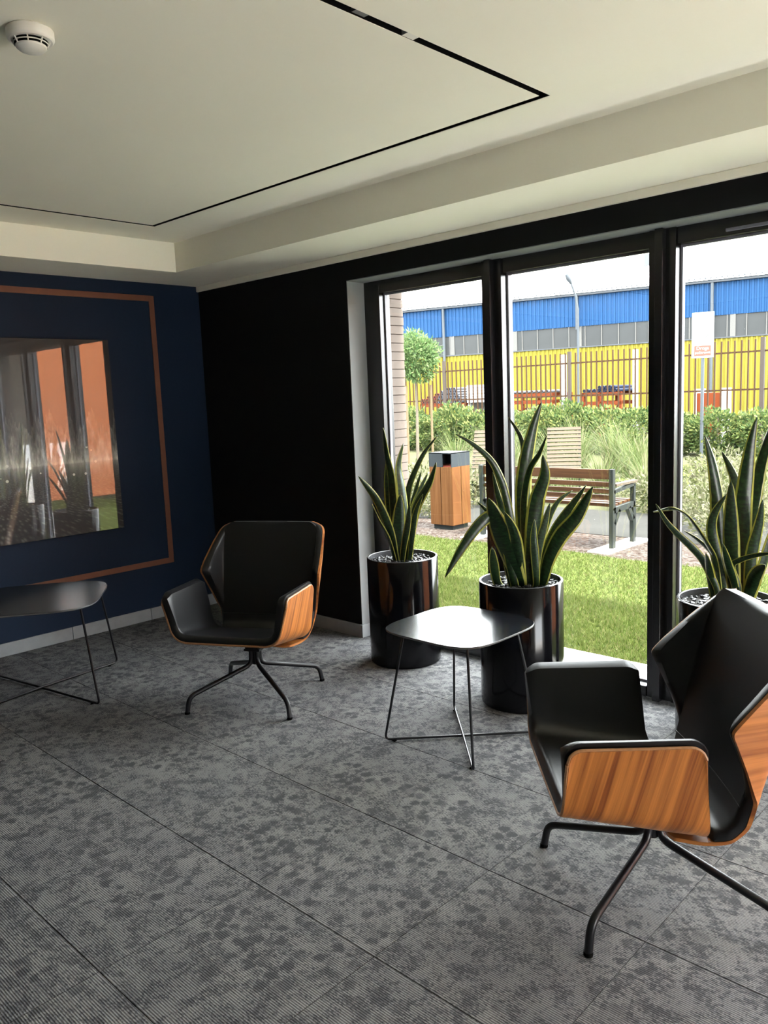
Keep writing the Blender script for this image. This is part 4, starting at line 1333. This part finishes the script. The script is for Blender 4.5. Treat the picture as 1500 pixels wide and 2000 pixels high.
# ------------------------------------------------------------------ storage racks and pipes
def pipe_end_mesh(mat, r, L):
    mb = MB().lathe([(r * .72, 0.02), (r * .72, 0), (r, 0), (r, L)], 10)
    o = mb.build('pipe', mat, None, True)
    me = o.data
    # ends face the garden: turn the lathe axis into +y
    me.transform(Matrix.Rotation(-PI / 2, 4, 'X'))
    bpy.data.objects.remove(o)
    return me
RK = math.radians(2)
def rack(label, x0, x1, levels, z0):
    root = thing('storage_rack', label, 'rack', (-6.0, 21.0, -0.11), RK)
    for x in np.linspace(x0, x1, 3):
        for yy in (0.05, 1.2):
            MB().box(x - .05, x + .05, yy - .05, yy + .05, 0, max(levels) + .05).build('upright', M['rack'], root)
    for z in levels:
        for yy in (0.0, 1.15):
            MB().box(x0 - .05, x1 + .05, yy, yy + .08, z - .06, z + .06).build('beam', M['rack'], root)
    return root
rack('low orange rack under the pile of red and grey pipes', -9.75, -7.6, (0.9, 1.30), 0)
rack('long orange rack between the first mullion and the brown post', -6.4, -3.85, (0.95, 1.30, 1.55), 0)
rack('orange rack holding dark blue pipes', -2.75, -1.42, (0.95, 1.20, 1.50), 0)
pr, pg_, pb = pipe_end_mesh(M['pipe_red'], .055, 1.3), pipe_end_mesh(M['pipe_grey'], .055, 1.3), pipe_end_mesh(M['pipe_blue'], .058, 1.3)
core = MB().lathe([(0, 0.015), (0.040, 0.015)], 10).build('bore', M['pipe_dark']); core_me = core.data
core_me.transform(Matrix.Rotation(-PI / 2, 4, 'X')); bpy.data.objects.remove(core)
def pipe(me, x, z, label, group):
    c, s = math.cos(RK), math.sin(RK)
    root = from_me('pipe', me, None, (-6 + x * c + .02 * s, 21.0 + x * s - .02, z - 0.11), RK)
    tag(root, label, 'pipe', group)
    from_me('bore', core_me, root)
zz = 1.36 + .055
for row in range(6):
    n = (18, 17, 14, 10, 7, 4)[row]
    for k in range(n):
        x = -9.70 + row * .0555 + (k + (0, 0, 2, 5, 7, 9)[row]) * .111
        red = x < -8.95 + 0.05 * row
        pipe(pr if red else pg_, x, zz + row * .0965, 'red pipe in the piled stack behind the fence' if red else 'grey pipe in the piled stack behind the fence', 'red pipes in the pile' if red else 'grey pipes in the pile')
for k in range(11):
    pipe(pb, -2.68 + k * .122, 1.56 + .058, 'dark blue pipe lying in the orange rack', 'dark blue pipes in the rack')
for k in range(5):
    pipe(pb, -2.131 + k * .122, 1.56 + .058 + .103, 'dark blue pipe in the upper layer of the orange rack', 'upper dark blue pipes')
for k in range(12):
    pipe(pg_, -6.3 + k * .20, 1.61 + .055, 'grey pipe lying on the long orange rack', 'grey pipes on the long rack')
for k in range(6):
    pipe(pr, -4.95 + k * .115, 1.01 + .055, 'red pipe on the low beam of the long rack', 'red pipes on the long rack')
# white stacked panels and posts in the yard
st = thing('panel_stack', 'stack of white panels beside the grey pipes', 'panel stack', (-13.09, 20.75, -0.11), RK)
for k in range(6):
    MB().box(-0.42, 0.50, 0, 1.2, 1.36 + k * .11, 1.36 + k * .11 + .095).build('panel', M['white_paint'], st)
for sx in (-.36, .44):
    MB().box(sx - .05, sx + .05, 0.05, 1.1, 0, 1.36).build('support', M['white_paint'], st)
for x, lab in ((-3.80, 'white steel post beside the brown fence post'), (-1.18, 'white steel post right of the dark blue pipes')):
    w = thing('yard_post', lab, 'post', (-6 + x, 21.6 + x * .035, -0.11), RK, 'white posts in the yard')
    MB().box(-.07, .07, -.07, .07, 0, 2.9).build('shaft', M['white_paint'], w)
    MB().box(-.14, .14, -.14, .14, 0, .03).build('foot_plate', M['white_paint'], w)
cr = thing('yard_crate', 'small orange and white crate behind the fence at the right', 'crate', (-4.55, 21.0, -0.11), RK)
MB().box(-.35, .35, 0, .7, 0.1, 1.42, .01).build('body', M['rack'], cr)
for sx in (-.39, .39):
    MB().box(sx - .04, sx + .04, -.03, .73, 0, 1.55).build('corner_post', M['white_paint'], cr)

# ------------------------------------------------------------------ street lamp
sl = thing('street_lamp', 'slim street lamp rising in front of the blue wall', 'street lamp', (-12.44, 27.0, -0.11))
MB().tube([(0, 0, 0), (0, 0, 5.0), (-.05, -.1, 5.55), (-.16, -.3, 6.1)], [.06, .05, .045, .04], 10).build('pole', M['galv'], sl, True)
MB().tube([(-.14, -.26, 6.02), (-.20, -.38, 6.22), (-.26, -.46, 6.40)], [.05, .11, .07], 10).build('lamp_head', M['galv'], sl, True)

# ------------------------------------------------------------------ warehouse
wh = thing('warehouse', 'long warehouse of yellow and blue sheeting with a window band and white roof', 'building', (-6.0, 30.0, -0.11), math.radians(14.5))
ZO = 0.11
X0, X1 = -30.0, 3.2
def corrugated(x0, x1, z0, z1, pitch, depth, y=0.0):
    xs, ys = [], []
    x = x0
    pat = ((0.0, 0), (0.30, 0), (0.42, 1), (0.80, 1), (0.92, 0))
    while x < x1 - 1e-6:
        for t, s in pat:
            if x + t * pitch <= x1:
                xs.append(x + t * pitch); ys.append(y - depth * s)
        x += pitch
    xs.append(x1); ys.append(y)
    n = len(xs)
    vs = [(a, b, z0) for a, b in zip(xs, ys)] + [(a, b, z1) for a, b in zip(xs, ys)] + [(xs[0], y + .04, z0), (xs[-1], y + .04, z0), (xs[0], y + .04, z1), (xs[-1], y + .04, z1)]
    fs = [(i, i + 1, n + i + 1, n + i) for i in range(n - 1)]
    fs.append((2 * n, 2 * n + 2, 2 * n + 3, 2 * n + 1))
    fs.append((n - 1, 2 * n + 1, 2 * n + 3, 2 * n - 1))
    fs.append((0, n, 2 * n + 2, 2 * n))
    fs.append(tuple(range(n, 2 * n)) + (2 * n + 3, 2 * n + 2))
    return MB().add(vs, fs)
sheet = 0.92
nS = int((X1 - X0) / sheet) + 1
b0 = corrugated(0, sheet, 0, 1.36, sheet / 5, 0.035).build('blue_sheet', M['blue'], wh); bme = b0.data; bpy.data.objects.remove(b0)
y0_ = corrugated(0, sheet, 0, 3.48, sheet / 5, 0.035).build('yellow_sheet', M['yellow'], wh); yme = y0_.data; bpy.data.objects.remove(y0_)
for k in range(nS):
    from_me('blue_sheet', bme, wh, (X0 + k * sheet, 0.012 * (k % 2), 4.28 + ZO))
    from_me('yellow_sheet', yme, wh, (X0 + k * sheet, 0.012 * (k % 2), 0.0))
XE = X0 + nS * sheet
MB().box(X0, XE, 0.08, 0.30, 0, 5.70 + ZO).build('wall_core', M['gutter'], wh)
MB().box(X0, XE, -0.07, 0.05, 3.37 + ZO, 3.415 + ZO).build('sill_flashing', M['gutter'], wh)
x = -7.04 - .71 * 32
pane_me = None
while x < XE - .7:
    o = from_me('window_pane', pane_me, wh) if pane_me else MB().box(.02, .69, 0.035, 0.055, 0, 0.86).build('window_pane', M['wh_pane'], wh)
    pane_me = o.data
    o.location = (x, 0, 3.42 + ZO)
    MB().box(x - .018, x + .018, 0.0, 0.06, 3.42 + ZO, 4.28 + ZO).build('glazing_bar', M['wh_bar'], wh)
    x += .71
for x in (-13.3, -10.22, -7.29, -4.3, -1.15, 1.9):
    MB().box(x - .10, x + .10, -.005, 0.07, 3.42 + ZO, 4.28 + ZO).build('pillar', M['wh_bar'], wh)
MB().box(X0, XE, -0.20, 0.02, 5.56 + ZO, 5.64 + ZO).build('gutter', M['gutter'], wh)
for x, zb in ((-13.68, 0.0), (-7.36, 4.25), (-1.92, 0.0)):
    MB().tube([(x, -.12, zb), (x, -.12, 5.60 + ZO)], 0.065, 10).build('downpipe', M['galv'], wh, True)
# roof: corrugated slope rising away, in wide sheets
rs = 1.84
def roof_sheet():
    pitch, amp, run, rise = 0.204, 0.030, 15.0, 5.2
    xs = np.linspace(0, rs, int(rs / pitch * 4) + 1)
    top = [(x, -.28, 5.70 + amp * math.cos(2 * PI * x / pitch)) for x in xs]
    far = [(x, -.28 + run, 5.70 + rise + amp * math.cos(2 * PI * x / pitch)) for x in xs]
    n = len(xs)
    v = top + far + [(a, b, c - .02) for a, b, c in top] + [(a, b, c - .02) for a, b, c in far]
    f = [(i, i + 1, n + i + 1, n + i) for i in range(n - 1)] + [(2 * n + i, 3 * n + i, 3 * n + i + 1, 2 * n + i + 1) for i in range(n - 1)]
    f += [(i, 2 * n + i, 2 * n + i + 1, i + 1) for i in range(n - 1)]
    return MB().add(v, f)
r0 = roof_sheet().build('roof_sheet', M['roof'], wh, True); rme = r0.data; bpy.data.objects.remove(r0)
for k in range(int((XE - X0) / rs) + 1):
    from_me('roof_sheet', rme, wh, (X0 + k * rs, 0, ZO))
MB().box(-5.25, -4.85, 3.3, 3.6, 6.75, 7.60).build('roof_vent', M['gutter'], wh)

shade_boxes = MB()  # solid dark boxes stand for the shade under the corrugation ends
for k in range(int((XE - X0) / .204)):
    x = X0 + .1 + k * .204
    shade_boxes.box(x - .035, x + .035, -.30, -.26, 5.70 + ZO, 5.755 + ZO)
cl = shade_boxes.build('eave_shade', M['gutter'], wh, label='row of dark boxes standing for shade in the corrugation along the eave')
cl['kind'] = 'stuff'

# neighbouring terracotta wing at the right, mirrored in the picture
tw_ = thing('terracotta_wing', 'terracotta rendered wing of the building right of the lawn', 'building', (9.62, 0.6, -0.11))
MB().box(0.0, 4.0, 0, 6.0, 0, 3.3).build('wall', M['terracotta'], tw_)
MB().box(-.06, 4.06, -.06, 6.06, 3.3, 3.42).build('coping', M['gutter'], tw_)
for k in range(3):
    MB().box(-.012, 0.01, 1.35 + k * 1.6, 1.38 + k * 1.6, 0.1, 3.2).build('panel_joint', M['slot_black'], tw_)
